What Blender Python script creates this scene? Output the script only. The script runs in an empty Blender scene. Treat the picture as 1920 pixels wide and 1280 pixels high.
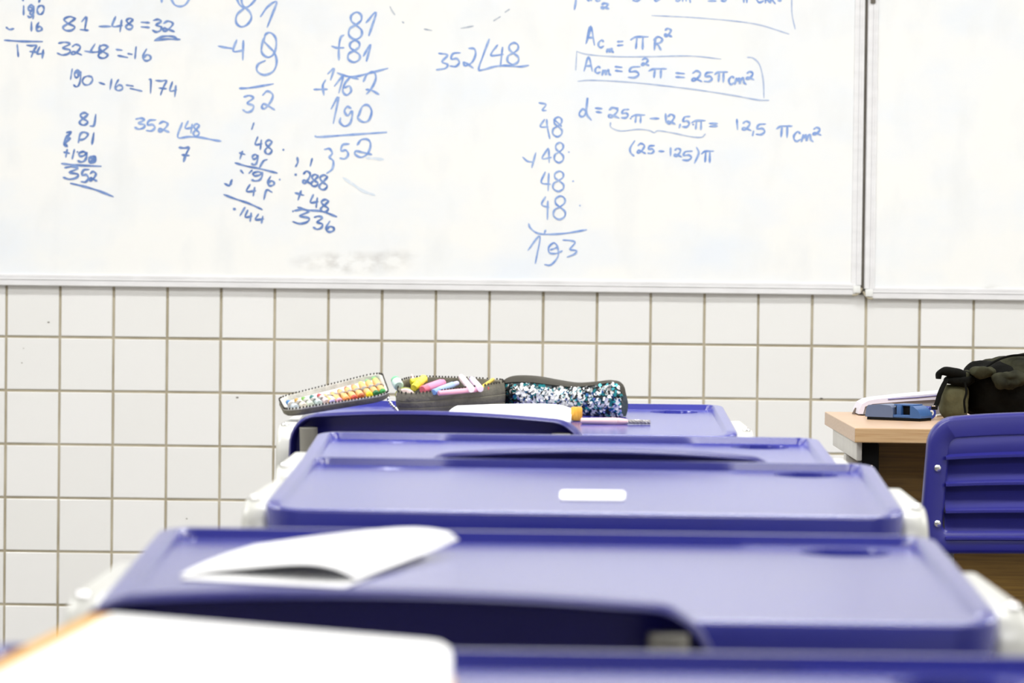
import bpy, bmesh, math, random
from mathutils import Vector, Matrix, noise

random.seed(7)
SC = bpy.context.scene
COL = SC.collection
R = math.radians

# ------------------------------------------------------------------ camera
F = 6400.0                      # focal length in pixels of the 1920x1280 frame
ZC = 1.048
a = Vector(((1010-960)/F, (640-481)/F, -1.0)).normalized()       # world +Y seen by the camera
sl = -0.0117
b = Vector((1.0, sl, 0.0)); b.z = (b.x*a.x + b.y*a.y)/(-a.z); b.normalize()   # world +X
c = b.cross(a)                                                    # world +Z
ROT = Matrix((b, a, c))                                           # camera -> world
CAM = Vector((0, 0, ZC))
cam_d = bpy.data.cameras.new('camera'); cam = bpy.data.objects.new('camera', cam_d); COL.objects.link(cam)
cam.matrix_world = Matrix.Translation(CAM) @ ROT.to_4x4()
cam_d.sensor_width = 36; cam_d.lens = 36*F/1920; cam_d.clip_start = 0.05
cam_d.dof.use_dof = True; cam_d.dof.focus_distance = 6.6; cam_d.dof.aperture_fstop = 9.0
SC.camera = cam

# ------------------------------------------------------------------ light and exposure
SC.view_settings.view_transform = 'Standard'; SC.view_settings.look = 'None'
SC.view_settings.gamma = 1; SC.view_settings.use_curve_mapping = False
SC.view_settings.exposure = -0.63
w = bpy.data.worlds.new('world'); SC.world = w; w.use_nodes = True
w.node_tree.nodes['Background'].inputs[0].default_value = (0.9, 0.95, 1, 1)
w.node_tree.nodes['Background'].inputs[1].default_value = 0.3

WALL_Y = 8.71
LAMPS = [(x, y, e) for y, e in ((7.0, 38), (4.9, 74), (2.0, 44)) for x in (-2.0, 0.2, 2.4)]
for (x, y, e) in LAMPS:
    ld = bpy.data.lights.new('ceiling_lamp_light', 'AREA'); ld.shape = 'RECTANGLE'; ld.size = 1.2; ld.size_y = 0.28
    ld.energy = e; ld.color = (1.0, 0.998, 0.985)
    lo = bpy.data.objects.new('ceiling_lamp_light', ld); COL.objects.link(lo); lo.location = (x, y, 2.915)

def ray(px, py):
    v = Vector(((px-960)/F, (640-py)/F, -1.0))
    return ROT @ v
def P(px, py, d):                         # point of the line of sight at distance d along +Y
    r = ray(px, py); return CAM + r*(d/r.y)
def on_plane(px, py, p0, n):
    r = ray(px, py); return CAM + r*((p0-CAM).dot(n)/r.dot(n))

# ------------------------------------------------------------------ materials
def mat(name, col, rough=0.5, metal=0.0, spec=0.5, noise_amt=0.0, noise_scale=20, col2=None, bump=0.0, bump_scale=200,
        stretch=None, coat=0.0, emit=0.0, trans=0.0):
    m = bpy.data.materials.new(name); m.use_nodes = True
    nt = m.node_tree; bs = nt.nodes['Principled BSDF']
    bs.inputs['Base Color'].default_value = (*col, 1)
    bs.inputs['Roughness'].default_value = rough; bs.inputs['Metallic'].default_value = metal
    bs.inputs['Specular IOR Level'].default_value = spec
    bs.inputs['Coat Weight'].default_value = coat; bs.inputs['Coat Roughness'].default_value = 0.22
    bs.inputs['Transmission Weight'].default_value = trans
    if emit:
        bs.inputs['Emission Color'].default_value = (*col, 1); bs.inputs['Emission Strength'].default_value = emit
    if noise_amt or bump:
        tc = nt.nodes.new('ShaderNodeTexCoord'); mp = nt.nodes.new('ShaderNodeMapping')
        nt.links.new(tc.outputs['Object'], mp.inputs['Vector'])
        if stretch: mp.inputs['Scale'].default_value = stretch
    if noise_amt:
        n = nt.nodes.new('ShaderNodeTexNoise'); n.inputs['Scale'].default_value = noise_scale; n.inputs['Detail'].default_value = 4
        nt.links.new(mp.outputs[0], n.inputs['Vector'])
        mx = nt.nodes.new('ShaderNodeMix'); mx.data_type = 'RGBA'
        c2 = col2 or tuple(x*(1-noise_amt) for x in col)
        mx.inputs[6].default_value = (*col, 1); mx.inputs[7].default_value = (*c2, 1)
        cr = nt.nodes.new('ShaderNodeMapRange'); cr.inputs[1].default_value = 0.35; cr.inputs[2].default_value = 0.7
        nt.links.new(n.outputs[0], cr.inputs[0]); nt.links.new(cr.outputs[0], mx.inputs[0])
        nt.links.new(mx.outputs[2], bs.inputs['Base Color'])
    if bump:
        n2 = nt.nodes.new('ShaderNodeTexNoise'); n2.inputs['Scale'].default_value = bump_scale; n2.inputs['Detail'].default_value = 3
        nt.links.new(mp.outputs[0], n2.inputs['Vector'])
        bp = nt.nodes.new('ShaderNodeBump'); bp.inputs['Strength'].default_value = bump; bp.inputs['Distance'].default_value = 0.002
        nt.links.new(n2.outputs[0], bp.inputs['Height']); nt.links.new(bp.outputs[0], bs.inputs['Normal'])
    return m
def srgb(r, g, b_):
    f = lambda v: (v/255/12.92) if v/255 <= .04045 else ((v/255+.055)/1.055)**2.4
    return (f(r), f(g), f(b_))

M = {}
M['desk_blue'] = mat('desk_blue', srgb(40, 46, 156), rough=0.25, spec=0.6, coat=0.7, noise_amt=0.12, noise_scale=6, bump=0.04, bump_scale=500)
M['chair_blue'] = mat('chair_blue', srgb(32, 31, 118), rough=0.36, spec=0.45, noise_amt=0.10, noise_scale=8, bump=0.04, bump_scale=400)
M['white_metal'] = mat('white_metal', srgb(208, 208, 201), rough=0.3, noise_amt=0.05, noise_scale=30)
M['grey_metal'] = mat('grey_metal', srgb(150, 148, 140), rough=0.45, noise_amt=0.1, noise_scale=30)
M['chrome'] = mat('chrome', (0.8, 0.8, 0.8), rough=0.18, metal=1.0, noise_amt=0.1)
M['black'] = mat('black_plastic', (0.004, 0.004, 0.004), rough=0.6, spec=0.15, noise_amt=0.3)
M['paper'] = mat('white_paper', (0.93, 0.93, 0.93), rough=0.8, noise_amt=0.02)
M['paint'] = mat('white_wall_paint', (0.78, 0.78, 0.76), rough=0.8, noise_amt=0.04, noise_scale=3)
M['ceiling'] = mat('ceiling_paint', (0.8, 0.8, 0.8), rough=0.9, noise_amt=0.03)
M['floor'] = mat('grey_floor', srgb(140, 134, 126), rough=0.5, noise_amt=0.2, noise_scale=4)
M['grout'] = mat('grout', srgb(193, 184, 162), rough=0.9, noise_amt=0.3, noise_scale=9, col2=srgb(165, 155, 132))
M['alu'] = mat('aluminium_frame', srgb(240, 240, 242), rough=0.42, metal=0.0, noise_amt=0.08, noise_scale=14, stretch=(1, 1, 3))
M['alu_groove'] = mat('aluminium_groove', srgb(176, 175, 176), rough=0.5, noise_amt=0.2, noise_scale=14)
M['cap_white'] = mat('cap_white', (0.85, 0.86, 0.84), rough=0.4, noise_amt=0.03)
M['gap_brown'] = mat('gap_brown', srgb(120, 114, 104), rough=0.8, noise_amt=0.3)

def tile_material():
    m = mat('white_tile', (0.86, 0.86, 0.85), rough=0.22, spec=0.5, bump=0.06, bump_scale=14)
    nt = m.node_tree; bs = nt.nodes['Principled BSDF']
    g = nt.nodes.new('ShaderNodeNewGeometry'); rmp = nt.nodes.new('ShaderNodeMapRange')
    rmp.inputs[3].default_value = 0.0; rmp.inputs[4].default_value = 1.0
    nt.links.new(g.outputs['Random Per Island'], rmp.inputs[0])
    mx = nt.nodes.new('ShaderNodeMix'); mx.data_type = 'RGBA'
    mx.inputs[6].default_value = (0.85, 0.85, 0.835, 1); mx.inputs[7].default_value = (0.89, 0.89, 0.885, 1)
    nt.links.new(rmp.outputs[0], mx.inputs[0]); nt.links.new(mx.outputs[2], bs.inputs['Base Color'])
    return m
M['tile'] = tile_material()

def board_material(smudge_at=None):
    m = mat('whiteboard_enamel', (0.93, 0.94, 0.935), rough=0.3, spec=0.4)
    nt = m.node_tree; bs = nt.nodes['Principled BSDF']
    tc = nt.nodes.new('ShaderNodeTexCoord')
    def nz(scale, det, lo, hi, st=(1, 1, 1)):
        mp = nt.nodes.new('ShaderNodeMapping'); mp.inputs['Scale'].default_value = st
        nt.links.new(tc.outputs['Object'], mp.inputs['Vector'])
        n = nt.nodes.new('ShaderNodeTexNoise'); n.inputs['Scale'].default_value = scale; n.inputs['Detail'].default_value = det
        nt.links.new(mp.outputs[0], n.inputs['Vector'])
        r_ = nt.nodes.new('ShaderNodeMapRange'); r_.inputs[1].default_value = lo; r_.inputs[2].default_value = hi
        nt.links.new(n.outputs[0], r_.inputs[0]); return r_.outputs[0]
    def mix(fac, A, Bc):
        mx = nt.nodes.new('ShaderNodeMix'); mx.data_type = 'RGBA'
        nt.links.new(fac, mx.inputs[0])
        if isinstance(A, tuple): mx.inputs[6].default_value = (*A, 1)
        else: nt.links.new(A, mx.inputs[6])
        mx.inputs[7].default_value = (*Bc, 1); return mx.outputs[2]
    out = mix(nz(3.2, 5, .45, .72, (1, 1, 1.6)), (0.935, 0.94, 0.925), (0.85, 0.895, 0.955))    # wiped ink haze
    out = mix(nz(6, 6, .52, .8, (1.8, 1, 0.9)), out, (0.86, 0.88, 0.89))
    if smudge_at:
        for (ctr, half, strength) in smudge_at:
            mp = nt.nodes.new('ShaderNodeMapping'); mp.vector_type = 'TEXTURE'
            mp.inputs['Location'].default_value = ctr; mp.inputs['Scale'].default_value = half
            nt.links.new(tc.outputs['Object'], mp.inputs['Vector'])
            gr = nt.nodes.new('ShaderNodeTexGradient'); gr.gradient_type = 'SPHERICAL'
            nt.links.new(mp.outputs[0], gr.inputs[0])
            mu = nt.nodes.new('ShaderNodeMath'); mu.operation = 'MULTIPLY'
            nt.links.new(gr.outputs[1], mu.inputs[0]); nt.links.new(nz(38, 5, .4, .75, (0.7, 1, 1)), mu.inputs[1])
            m2 = nt.nodes.new('ShaderNodeMath'); m2.operation = 'MULTIPLY'; m2.inputs[1].default_value = strength
            nt.links.new(mu.outputs[0], m2.inputs[0])
            out = mix(m2.outputs[0], out, (0.42, 0.40, 0.37))
    nt.links.new(out, bs.inputs['Base Color'])
    return m

def ink(name, col, light):
    m = mat(name, col, rough=0.6, noise_amt=1, noise_scale=70, col2=light); return m
M['ink_dark'] = ink('marker_ink_dark', srgb(82, 118, 184), srgb(132, 160, 212))
M['ink'] = ink('marker_ink', srgb(116, 152, 218), srgb(166, 190, 232))
M['ink_light'] = ink('marker_ink_light', srgb(160, 180, 218), srgb(196, 208, 230))
M['ink_smear'] = ink('marker_ink_smear', srgb(214, 226, 240), srgb(236, 240, 244))
M['ink_grey'] = ink('marker_ink_grey', srgb(160, 172, 190), srgb(200, 206, 214))

# ------------------------------------------------------------------ mesh helpers
def link(name, bm, mats, parent=None, smooth=True, auto=40):
    me = bpy.data.meshes.new(name)
    bmesh.ops.recalc_face_normals(bm, faces=bm.faces)
    bm.to_mesh(me); bm.free()
    for m in (mats if isinstance(mats, (list, tuple)) else [mats]): me.materials.append(m)
    if smooth:
        for p in me.polygons: p.use_smooth = True
        me.set_sharp_from_angle(angle=R(auto))
    o = bpy.data.objects.new(name, me); COL.objects.link(o)
    if parent is not None: o.parent = parent
    return o
def tag(o, label=None, cat=None, group=None, kind=None):
    if label: o['label'] = label
    if cat: o['category'] = cat
    if group: o['group'] = group
    if kind: o['kind'] = kind
    return o
def thing(name, label, cat, loc=(0, 0, 0), rz=0.0, group=None):
    o = bpy.data.objects.new(name, None); COL.objects.link(o); o.location = loc; o.rotation_euler = (0, 0, rz)
    o.empty_display_size = 0.05
    return tag(o, label, cat, group)
def box(bm, x0, x1, y0, y1, z0, z1, bev=0.0, mi=0, seg=2):
    r = bmesh.ops.create_cube(bm, size=1.0)
    vs = r['verts']
    for v in vs: v.co = Vector(((x0+x1)/2+v.co.x*(x1-x0), (y0+y1)/2+v.co.y*(y1-y0), (z0+z1)/2+v.co.z*(z1-z0)))
    fs = {f for v in vs for f in v.link_faces}
    for f in fs: f.material_index = mi
    if bev:
        es = list({e for v in vs for e in v.link_edges})
        rr = bmesh.ops.bevel(bm, geom=es, offset=bev, segments=seg, affect='EDGES', profile=0.5)
        for f in rr['faces']: f.material_index = mi
    return vs
def frame_axes(t):
    t = t.normalized(); up = Vector((0, 0, 1)) if abs(t.z) < 0.9 else Vector((0, 1, 0))
    s = t.cross(up).normalized(); return s, s.cross(t).normalized()
def catmull(pts, n=6, closed=False):
    pts = [Vector(p) for p in pts]
    if len(pts) < 3: return pts
    out = []; N = len(pts); rng = N if closed else N-1
    for i in range(rng):
        if closed: p0, p1, p2, p3 = pts[(i-1) % N], pts[i], pts[(i+1) % N], pts[(i+2) % N]
        else:
            p1, p2 = pts[i], pts[i+1]; p0 = pts[i-1] if i else p1*2-p2; p3 = pts[i+2] if i+2 < N else p2*2-p1
        for k in range(n):
            t = k/n
            out.append(0.5*((2*p1)+(p2-p0)*t+(2*p0-5*p1+4*p2-p3)*t*t+(3*p1-p0-3*p2+p3)*t**3))
    if not closed: out.append(pts[-1])
    return out
def tube(bm, pts, rad, seg=12, mi=0, flat=(1, 1), cap=True, radii=None):
    pts = [Vector(p) for p in pts]; rings = []; prev = None
    for i, p in enumerate(pts):
        t = (pts[min(i+1, len(pts)-1)]-pts[max(i-1, 0)])
        if prev is None: s, u = frame_axes(t)
        else:
            tn = t.normalized(); s = (prev-tn*prev.dot(tn)).normalized(); u = s.cross(tn).normalized()
        prev = s
        r_ = radii[i] if radii else rad
        rings.append([bm.verts.new(p+s*(math.cos(2*math.pi*k/seg)*r_*flat[0])+u*(math.sin(2*math.pi*k/seg)*r_*flat[1])) for k in range(seg)])
    for A, Bq in zip(rings, rings[1:]):
        for k in range(seg):
            f = bm.faces.new((A[k], A[(k+1) % seg], Bq[(k+1) % seg], Bq[k])); f.material_index = mi
    if cap:
        for rg in (rings[0], rings[-1]):
            f = bm.faces.new(rg); f.material_index = mi
    return rings
def loft(bm, rings, closed=True, cap0=True, cap1=True, mi=0):
    vr = [[bm.verts.new(p) for p in rg] for rg in rings]
    for A, Bq in zip(vr, vr[1:]):
        n = len(A)
        for k in range(n if closed else n-1):
            f = bm.faces.new((A[k], A[(k+1) % n], Bq[(k+1) % n], Bq[k])); f.material_index = mi
    if closed and cap0: bm.faces.new(vr[0]).material_index = mi
    if closed and cap1: bm.faces.new(vr[-1]).material_index = mi
    return vr
def rrect(hw, hh, r, n=6):
    pts = []
    for (cx, cy, a0) in ((hw-r, hh-r, 0), (-hw+r, hh-r, 90), (-hw+r, -hh+r, 180), (hw-r, -hh+r, 270)):
        for k in range(n+1):
            an = R(a0+90*k/n); pts.append((cx+r*math.cos(an), cy+r*math.sin(an)))
    return pts
def sphere(bm, ctr, rad, sc=(1, 1, 1), seg=12, mi=0):
    r_ = bmesh.ops.create_uvsphere(bm, u_segments=seg, v_segments=max(6, seg//2), radius=rad)
    for v in r_['verts']: v.co = Vector((v.co.x*sc[0], v.co.y*sc[1], v.co.z*sc[2]))+Vector(ctr)
    for f in {f for v in r_['verts'] for f in v.link_faces}: f.material_index = mi

# ------------------------------------------------------------------ the room
XL, XR, YB, ZT = -3.5, 3.5, -1.6, 3.0
def struct(name, bm, m, smooth=False):
    o = link(name, bm, m, smooth=smooth); o['kind'] = 'structure'; return o
bm = bmesh.new(); box(bm, XL-.1, XR+.1, YB-.1, WALL_Y+.1, -0.1, 0); struct('floor', bm, M['floor'])
bm = bmesh.new(); box(bm, XL-.1, XR+.1, YB-.1, WALL_Y+.1, ZT, ZT+.1); struct('ceiling', bm, M['ceiling'])
bm = bmesh.new(); box(bm, XL-.1, XL, YB-.1, WALL_Y+.1, 0, ZT); struct('wall_left', bm, M['paint'])
bm = bmesh.new(); box(bm, XR, XR+.1, YB-.1, WALL_Y+.1, 0, ZT); struct('wall_right', bm, M['paint'])
bm = bmesh.new(); box(bm, XL, XR, YB-.1, YB, 0, ZT); struct('wall_back', bm, M['paint'])

TP = 0.13715                                   # tile pitch
gx = P(313.5, 600, WALL_Y).x; gz = P(313.5, 634.5, WALL_Y).z
bm = bmesh.new(); box(bm, XL, XR, WALL_Y+.004, WALL_Y+.1, 0, ZT, mi=0)
g = 0.0032
i0 = math.floor((XL-gx)/TP); i1 = math.ceil((XR-gx)/TP); j0 = math.floor((0-gz)/TP); j1 = math.ceil((ZT-gz)/TP)
rt = random.Random(3)
for i in range(i0, i1):
    for j in range(j0, j1):
        x0 = max(XL, gx+i*TP+g+rt.uniform(-.0004, .0004)); x1 = min(XR, gx+(i+1)*TP-g+rt.uniform(-.0004, .0004))
        z0 = max(0, gz+j*TP+g+rt.uniform(-.0004, .0004)); z1 = min(ZT, gz+(j+1)*TP-g+rt.uniform(-.0004, .0004))
        if x1-x0 < .01 or z1-z0 < .01: continue
        e = .0018
        tx, tz = rt.uniform(-.0006, .0006), rt.uniform(-.0006, .0006)
        o_ = [bm.verts.new(v) for v in ((x0, WALL_Y+.005, z0), (x1, WALL_Y+.005, z0), (x1, WALL_Y+.005, z1), (x0, WALL_Y+.005, z1))]
        m_ = [bm.verts.new(v) for v in ((x0, WALL_Y+.0016, z0), (x1, WALL_Y+.0016, z0), (x1, WALL_Y+.0016, z1), (x0, WALL_Y+.0016, z1))]
        i_ = [bm.verts.new(v) for v in ((x0+e, WALL_Y-tx-tz, z0+e), (x1-e, WALL_Y+tx-tz, z0+e), (x1-e, WALL_Y+tx+tz, z1-e), (x0+e, WALL_Y-tx+tz, z1-e))]
        for k in range(4):
            bm.faces.new((o_[k], o_[(k+1) % 4], m_[(k+1) % 4], m_[k])).material_index = 1
            bm.faces.new((m_[k], m_[(k+1) % 4], i_[(k+1) % 4], i_[k])).material_index = 1
        bm.faces.new(i_).material_index = 1
# a few chips and specks in the tiling
for (px, py, rr) in ((91, 604, .0022), (41, 680, .0014), (44, 653, .001), (445, 745, .0025), (1540, 747, .003), (350, 972, .0016)):
    p = P(px, py, WALL_Y-.0008)
    vs = bmesh.ops.create_circle(bm, cap_ends=True, radius=rr, segments=8)['verts']
    for v in vs: v.co = Vector((p.x+v.co.x*1.5, WALL_Y-.0012, p.z+v.co.y*.8))
    for f in {f for v in vs for f in v.link_faces}: f.material_index = 2
wf = struct('wall_front', bm, [M['grout'], M['tile'], M['gap_brown']])

# ceiling lamps
proto_lamp = None
for k, (x, y, e) in enumerate(LAMPS):
    rowname = {7.0: 'front row by the whiteboard', 4.9: 'middle row', 2.0: 'rear row'}[y]
    colname = {-2.0: 'left', 0.2: 'middle', 2.4: 'right'}[x]
    t = thing('ceiling_lamp', f'long white ceiling lamp, {colname} one of the {rowname}', 'lamp', (x, y, ZT), group='ceiling lamps')
    if proto_lamp is None:
        bm = bmesh.new(); box(bm, -.62, .62, -.16, .16, -.06, 0, .008); h_ = link('housing', bm, M['white_metal'], t)
        bm = bmesh.new(); box(bm, -.60, .60, -.14, .14, -.07, -.06, .003)
        d_ = link('diffuser', bm, mat('lamp_diffuser', (1, 1, .98), emit=3.0), t)
        proto_lamp = (h_, d_)
    else:
        for s in proto_lamp:
            q = s.copy(); COL.objects.link(q); q.parent = t

# ------------------------------------------------------------------ whiteboards
BF = WALL_Y-0.020          # front face of the board panels
def wp(px, py, y=BF-0.0006): return P(px, py, y)

GL = {
 '0': [[(.55, 0), (.15, .2), (0, .6), (.25, .97), (.7, .92), (1, .5), (.9, .12), (.5, 0)]],
 '1': [[(0, .35), (.75, 0), (.35, 1)]],
 'i': [[(.7, 0), (.3, 1)]],
 '2': [[(.1, .22), (.45, 0), (.85, .18), (.75, .5), (.3, .92), (.05, .88), (.15, .68), (.5, .78), (1, 1)]],
 '3': [[(.1, .08), (.6, 0), (.95, .15), (.4, .45), (.95, .6), (.85, .88), (.4, 1), (0, .85)]],
 '4': [[(.35, 0), (0, .6), (.95, .55)], [(.85, .25), (.7, 1)]],
 '5': [[(1, 0), (.3, .06), (.12, .45), (.65, .42), (.9, .7), (.55, .98), (0, .95)]],
 '6': [[(.45, 0), (.1, .45), (.05, .8), (.4, 1), (.9, .85), (.85, .58), (.45, .5), (.1, .75)]],
 '7': [[(0, .06), (.5, .1), (.98, .08), (.7, .5), (.45, 1)], [(.3, .55), (1, .6)]],
 '8': [[(.9, .12), (.5, 0), (.12, .18), (.35, .45), (.85, .72), (.6, .97), (.2, .95), (.05, .72), (.5, .42), (.92, .12)]],
 'o': [[(.5, .47), (.85, .3), (.85, .1), (.55, 0), (.2, .12), (.2, .32), (.5, .47), (.88, .66), (.85, .88), (.45, 1), (.05, .85), (.1, .6), (.5, .47)]],
 '9': [[(.95, .12), (.55, 0), (.12, .2), (.3, .45), (.75, .35), (.97, .1), (.95, .55), (.7, .92), (.3, 1), (0, .88)]],
 'p': [[(0, .25), (.3, .02), (1, 0)], [(.36, .05), (.3, .95)], [(.7, .03), (.68, 1)]],
 'A': [[(0, 1), (.55, 0), (1, 1)], [(.15, .65), (.85, .62)]],
 'c': [[(1, .2), (.6, 0), (.1, .35), (.1, .8), (.5, 1), (1, .8)]],
 'm': [[(0, 1), (.15, .1), (.2, .5), (.38, .1), (.45, .9), (.55, .35), (.75, .1), (.8, .7), (1, 1)]],
 'R': [[(.1, 1), (.2, .1)], [(.0, .25), (.5, 0), (1, .18), (.75, .45), (.2, .52), (.5, .6), (.85, 1)]],
}
def gl(ch, x0, y0, x1, y1):
    return [[(x0+u*(x1-x0), y0+v*(y1-y0)) for (u, v) in st] for st in GL[ch]]
def dot(x, y, r=4): return [[(x-r, y), (x+r, y+1)]]
def strokes_obj(ox, oy, s, groups, width, m, parent):
    """one calculation, written with one pen"""
    bm = bmesh.new()
    for si, st in enumerate(groups):
        pts = [wp(ox+x/s, oy+y/s) for (x, y) in st]
        if len(pts) == 2: pts = [pts[0].lerp(pts[1], k/6) for k in range(7)]
        else: pts = catmull(pts, 5)
        n = len(pts); L = []; Rr = []
        pts = [p+Vector((0, -.00002*si-.00001*i, 0)) for i, p in enumerate(pts)]      # later ink lies over earlier ink
        hw = .88*width/735/2
        for i, p in enumerate(pts):
            t = (pts[min(i+1, n-1)]-pts[max(i-1, 0)]); t = Vector((t.x, 0, t.z))
            if t.length < 1e-7: t = Vector((1, 0, 0))
            t.normalize(); nn = Vector((-t.z, 0, t.x))
            ww = hw*(0.92+0.2*math.sin(i*0.7+p.x*40))
            if i in (0, n-1): ww *= .6
            L.append(bm.verts.new(p+nn*ww)); Rr.append(bm.verts.new(p-nn*ww))
        for i in range(n-1):
            bm.faces.new((L[i], L[i+1], Rr[i+1], Rr[i]))
        for (i, sg) in ((0, -1), (n-1, 1)):                # rounded ends
            j = 1 if i == 0 else n-2
            t = (pts[i]-pts[j]).normalized() if (pts[i]-pts[j]).length > 1e-7 else Vector((1, 0, 0))
            e = bm.verts.new(pts[i]+t*hw*.7); bm.faces.new((L[i], e, Rr[i]))
    o = link('marker_writing', bm, m, parent, smooth=False)
    return o

def rail(bm, x0, x1, zb, zt, yb, yf, vertical=False):
    """aluminium rail, stepped profile; drawn along x (or along z when vertical)"""
    h = zt-zb if not vertical else x1-x0
    prof = [(0, 0.0), (0.0, .72), (.08, .9), (.46, .92), (.49, .86), (.52, .86), (.55, 1.0), (.70, 1.0), (.72, .95), (.75, .95), (.77, 1.0), (.95, 1.0), (1.0, .86), (1.0, 0)]
    ends = []
    for e in (0, 1):
        rg = []
        for (q, k) in prof:
            y = yb+(yf-yb)*k
            if not vertical: rg.append(Vector((x0 if e == 0 else x1, y, zb+q*h)))
            else: rg.append(Vector((x0+q*h, y, zb if e == 0 else zt)))
        ends.append(rg)
    loft(bm, ends)

def make_board(label, xl, xr, zb, zt, smudges, side):
    t = thing('whiteboard', label, 'whiteboard', ((xl+xr)/2, WALL_Y, zb))
    iv = Matrix.Translation(-Vector(((xl+xr)/2, WALL_Y, zb)))
    sm = [(tuple(iv @ Vector(p)), h, s) for (p, h, s) in smudges]
    def lk(name, bm, m, **k):
        bm.transform(iv); return link(name, bm, m, t, **k)
    rw = .030
    bm = bmesh.new(); box(bm, xl+.01, xr-.01, BF, WALL_Y-.002, zb+.01, zt-.01); lk('panel', bm, board_material(sm), smooth=False)
    yf = BF-.004
    bm = bmesh.new(); rail(bm, xl+.014, xr-.014, zb, zb+rw, WALL_Y-.002, yf); lk('bottom_rail', bm, M['alu'], smooth=False)
    bm = bmesh.new(); rail(bm, xl+.014, xr-.014, zt-rw, zt, WALL_Y-.002, yf); lk('top_rail', bm, M['alu'], smooth=False)
    for (xa, xb_) in ((xl, xl+.027), (xr-.027, xr)):
        bm = bmesh.new(); rail(bm, xa, xb_, zb+.026, zt-.026, WALL_Y-.002, yf-.001, True); lk('side_rail', bm, M['alu'], smooth=False)
    for (xa, za) in ((xl+.003, zb+.006), (xr-.017-.004, zb+.006)):
        bm = bmesh.new(); box(bm, xa, xa+.019, yf-.003, WALL_Y-.003, za, za+.019, .002); lk('corner_cap', bm, M['cap_white'])
    s = 1 if side == 'right' else -1
    xa = xr if side == 'right' else xl
    bm = bmesh.new()
    tube(bm, catmull([(xa-s*.022, yf+.004, zb+.001), (xa-s*.012, yf+.002, zb+.002), (xa-s*.003, yf+.003, zb+.010), (xa+s*.0015, yf+.008, zb+.018)], 6), .0028, 8)
    lk('corner_hook', bm, M['grout'])
    return t, iv
zb1 = P(900, 545.5, BF-.004).z; xr1 = P(1617, 400, BF-.004).x
zb2 = P(1780, 562, BF-.004).z; xl2 = P(1622.5, 400, BF-.004).x
smg = [((P(660, 487, BF).x, BF, P(660, 492, BF).z), (.17, .05, .034), 1.0), ((P(745, 478, BF).x, BF, P(745, 478, BF).z), (.06, .05, .02), .5),
       ((P(300, 60, BF).x, BF, P(300, 60, BF).z), (.5, .05, .2), .05)]
wb, iv = make_board('large whiteboard covered in blue handwritten sums above the tiles', xr1-2.75, xr1, zb1, zb1+1.2, smg, 'right')
wb2, _ = make_board('blank whiteboard hung slightly lower, at the right edge of the photo', xl2, xl2+1.5, zb2, zb2+1.2,
                    [((P(1850, 545, BF).x, BF, P(1850, 540, BF).z), (.05, .05, .012), .6)], 'left')
hp = P(1637, 2, BF-.006); bm = bmesh.new(); box(bm, hp.x-.006, hp.x+.006, hp.y-.004, hp.y+.004, hp.z-.006, hp.z+.05, .002)
ho = link('hinge_clip', bm, M['gap_brown']); ho.data.transform(Matrix.Translation(-wb2.location)); ho.parent = wb2
bm = bmesh.new(); box(bm, xr1+.0002, xl2-.0002, WALL_Y-.012, WALL_Y-.001, zb1+.004, zb1+1.19)
tr = struct('gap_shade_1', bm, M['gap_brown'])  # strip closing the gap between the boards, its shade put into the colour

def write(ox, oy, s, groups, width, key):
    o = strokes_obj(ox, oy, s, groups, width, M[key], None)
    o.data.transform(iv); o.parent = wb
G = gl
# left-hand sums
write(0, 0, 4.8, [[(205, -20), (208, 8)], [(362, -20), (350, 22)], [(213, 50), (212, 135)]] + G('9', 248, 45, 305, 155) + [[(255, 60), (300, 80), (268, 120), (300, 140), (296, 170)]] + G('0', 335, 48, 395, 130)
      + [[(55, 245), (85, 265), (125, 258)], [(283, 195), (283, 280)]] + G('6', 325, 200, 380, 280) + [[(40, 362), (200, 372), (382, 374)], [(155, 400), (165, 510)]] + G('7', 240, 400, 330, 515) + G('4', 335, 420, 400, 525), 4.6, 'ink_dark')
write(0, 0, 4.8, G('8', 562, 150, 692, 278) + [[(735, 195), (778, 155), (762, 272)], [(722, 266), (795, 274)]], 4.8, 'ink_dark')
write(0, 0, 4.8, [[(890, 238), (1000, 238)], [(1040, 150), (1012, 235), (1100, 230)], [(1095, 180), (1080, 285)]]
      + G('8', 1130, 165, 1205, 265) + [[(1270, 200), (1345, 205)], [(1270, 242), (1345, 247)]] + G('3', 1372, 175, 1455, 288) + G('2', 1462, 190, 1570, 285)
      + [[(1395, 358), (1470, 327), (1560, 330), (1600, 355)], [(1390, 366), (1500, 352), (1620, 355)]], 4.8, 'ink_dark')
write(0, 0, 4.8, G('3', 515, 380, 635, 495) + G('2', 640, 400, 735, 495) + [[(762, 460), (830, 470)], [(855, 395), (820, 465), (905, 465)], [(898, 405), (890, 500)]] + G('8', 880, 405, 985, 525)
      + [[(1045, 445), (1100, 452)], [(1060, 500), (1150, 518)], [(1150, 482), (1190, 490)], [(1225, 420), (1215, 528)]] + G('6', 1285, 440, 1362, 548), 4.6, 'ink_dark')
write(0, 0, 4.8, [[(650, 620), (635, 715)]] + G('9', 663, 630, 727, 780) + [[(680, 660), (705, 640), (700, 680)]] + G('0', 742, 682, 832, 765) + [[(890, 742), (945, 760)], [(1005, 710), (990, 805)]]
      + G('6', 1035, 715, 1108, 815) + [[(1135, 765), (1200, 775)], [(1170, 795), (1278, 820)], [(1340, 715), (1358, 722), (1355, 840)]] + G('7', 1400, 715, 1500, 855) + G('4', 1530, 735, 1592, 870), 4.2, 'ink_dark')
write(0, 0, 4.8, [[(1455, -20), (1455, 22)], [(1535, -20), (1570, 40), (1620, 58), (1670, 40), (1712, -20)]], 4.6, 'ink')
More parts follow.
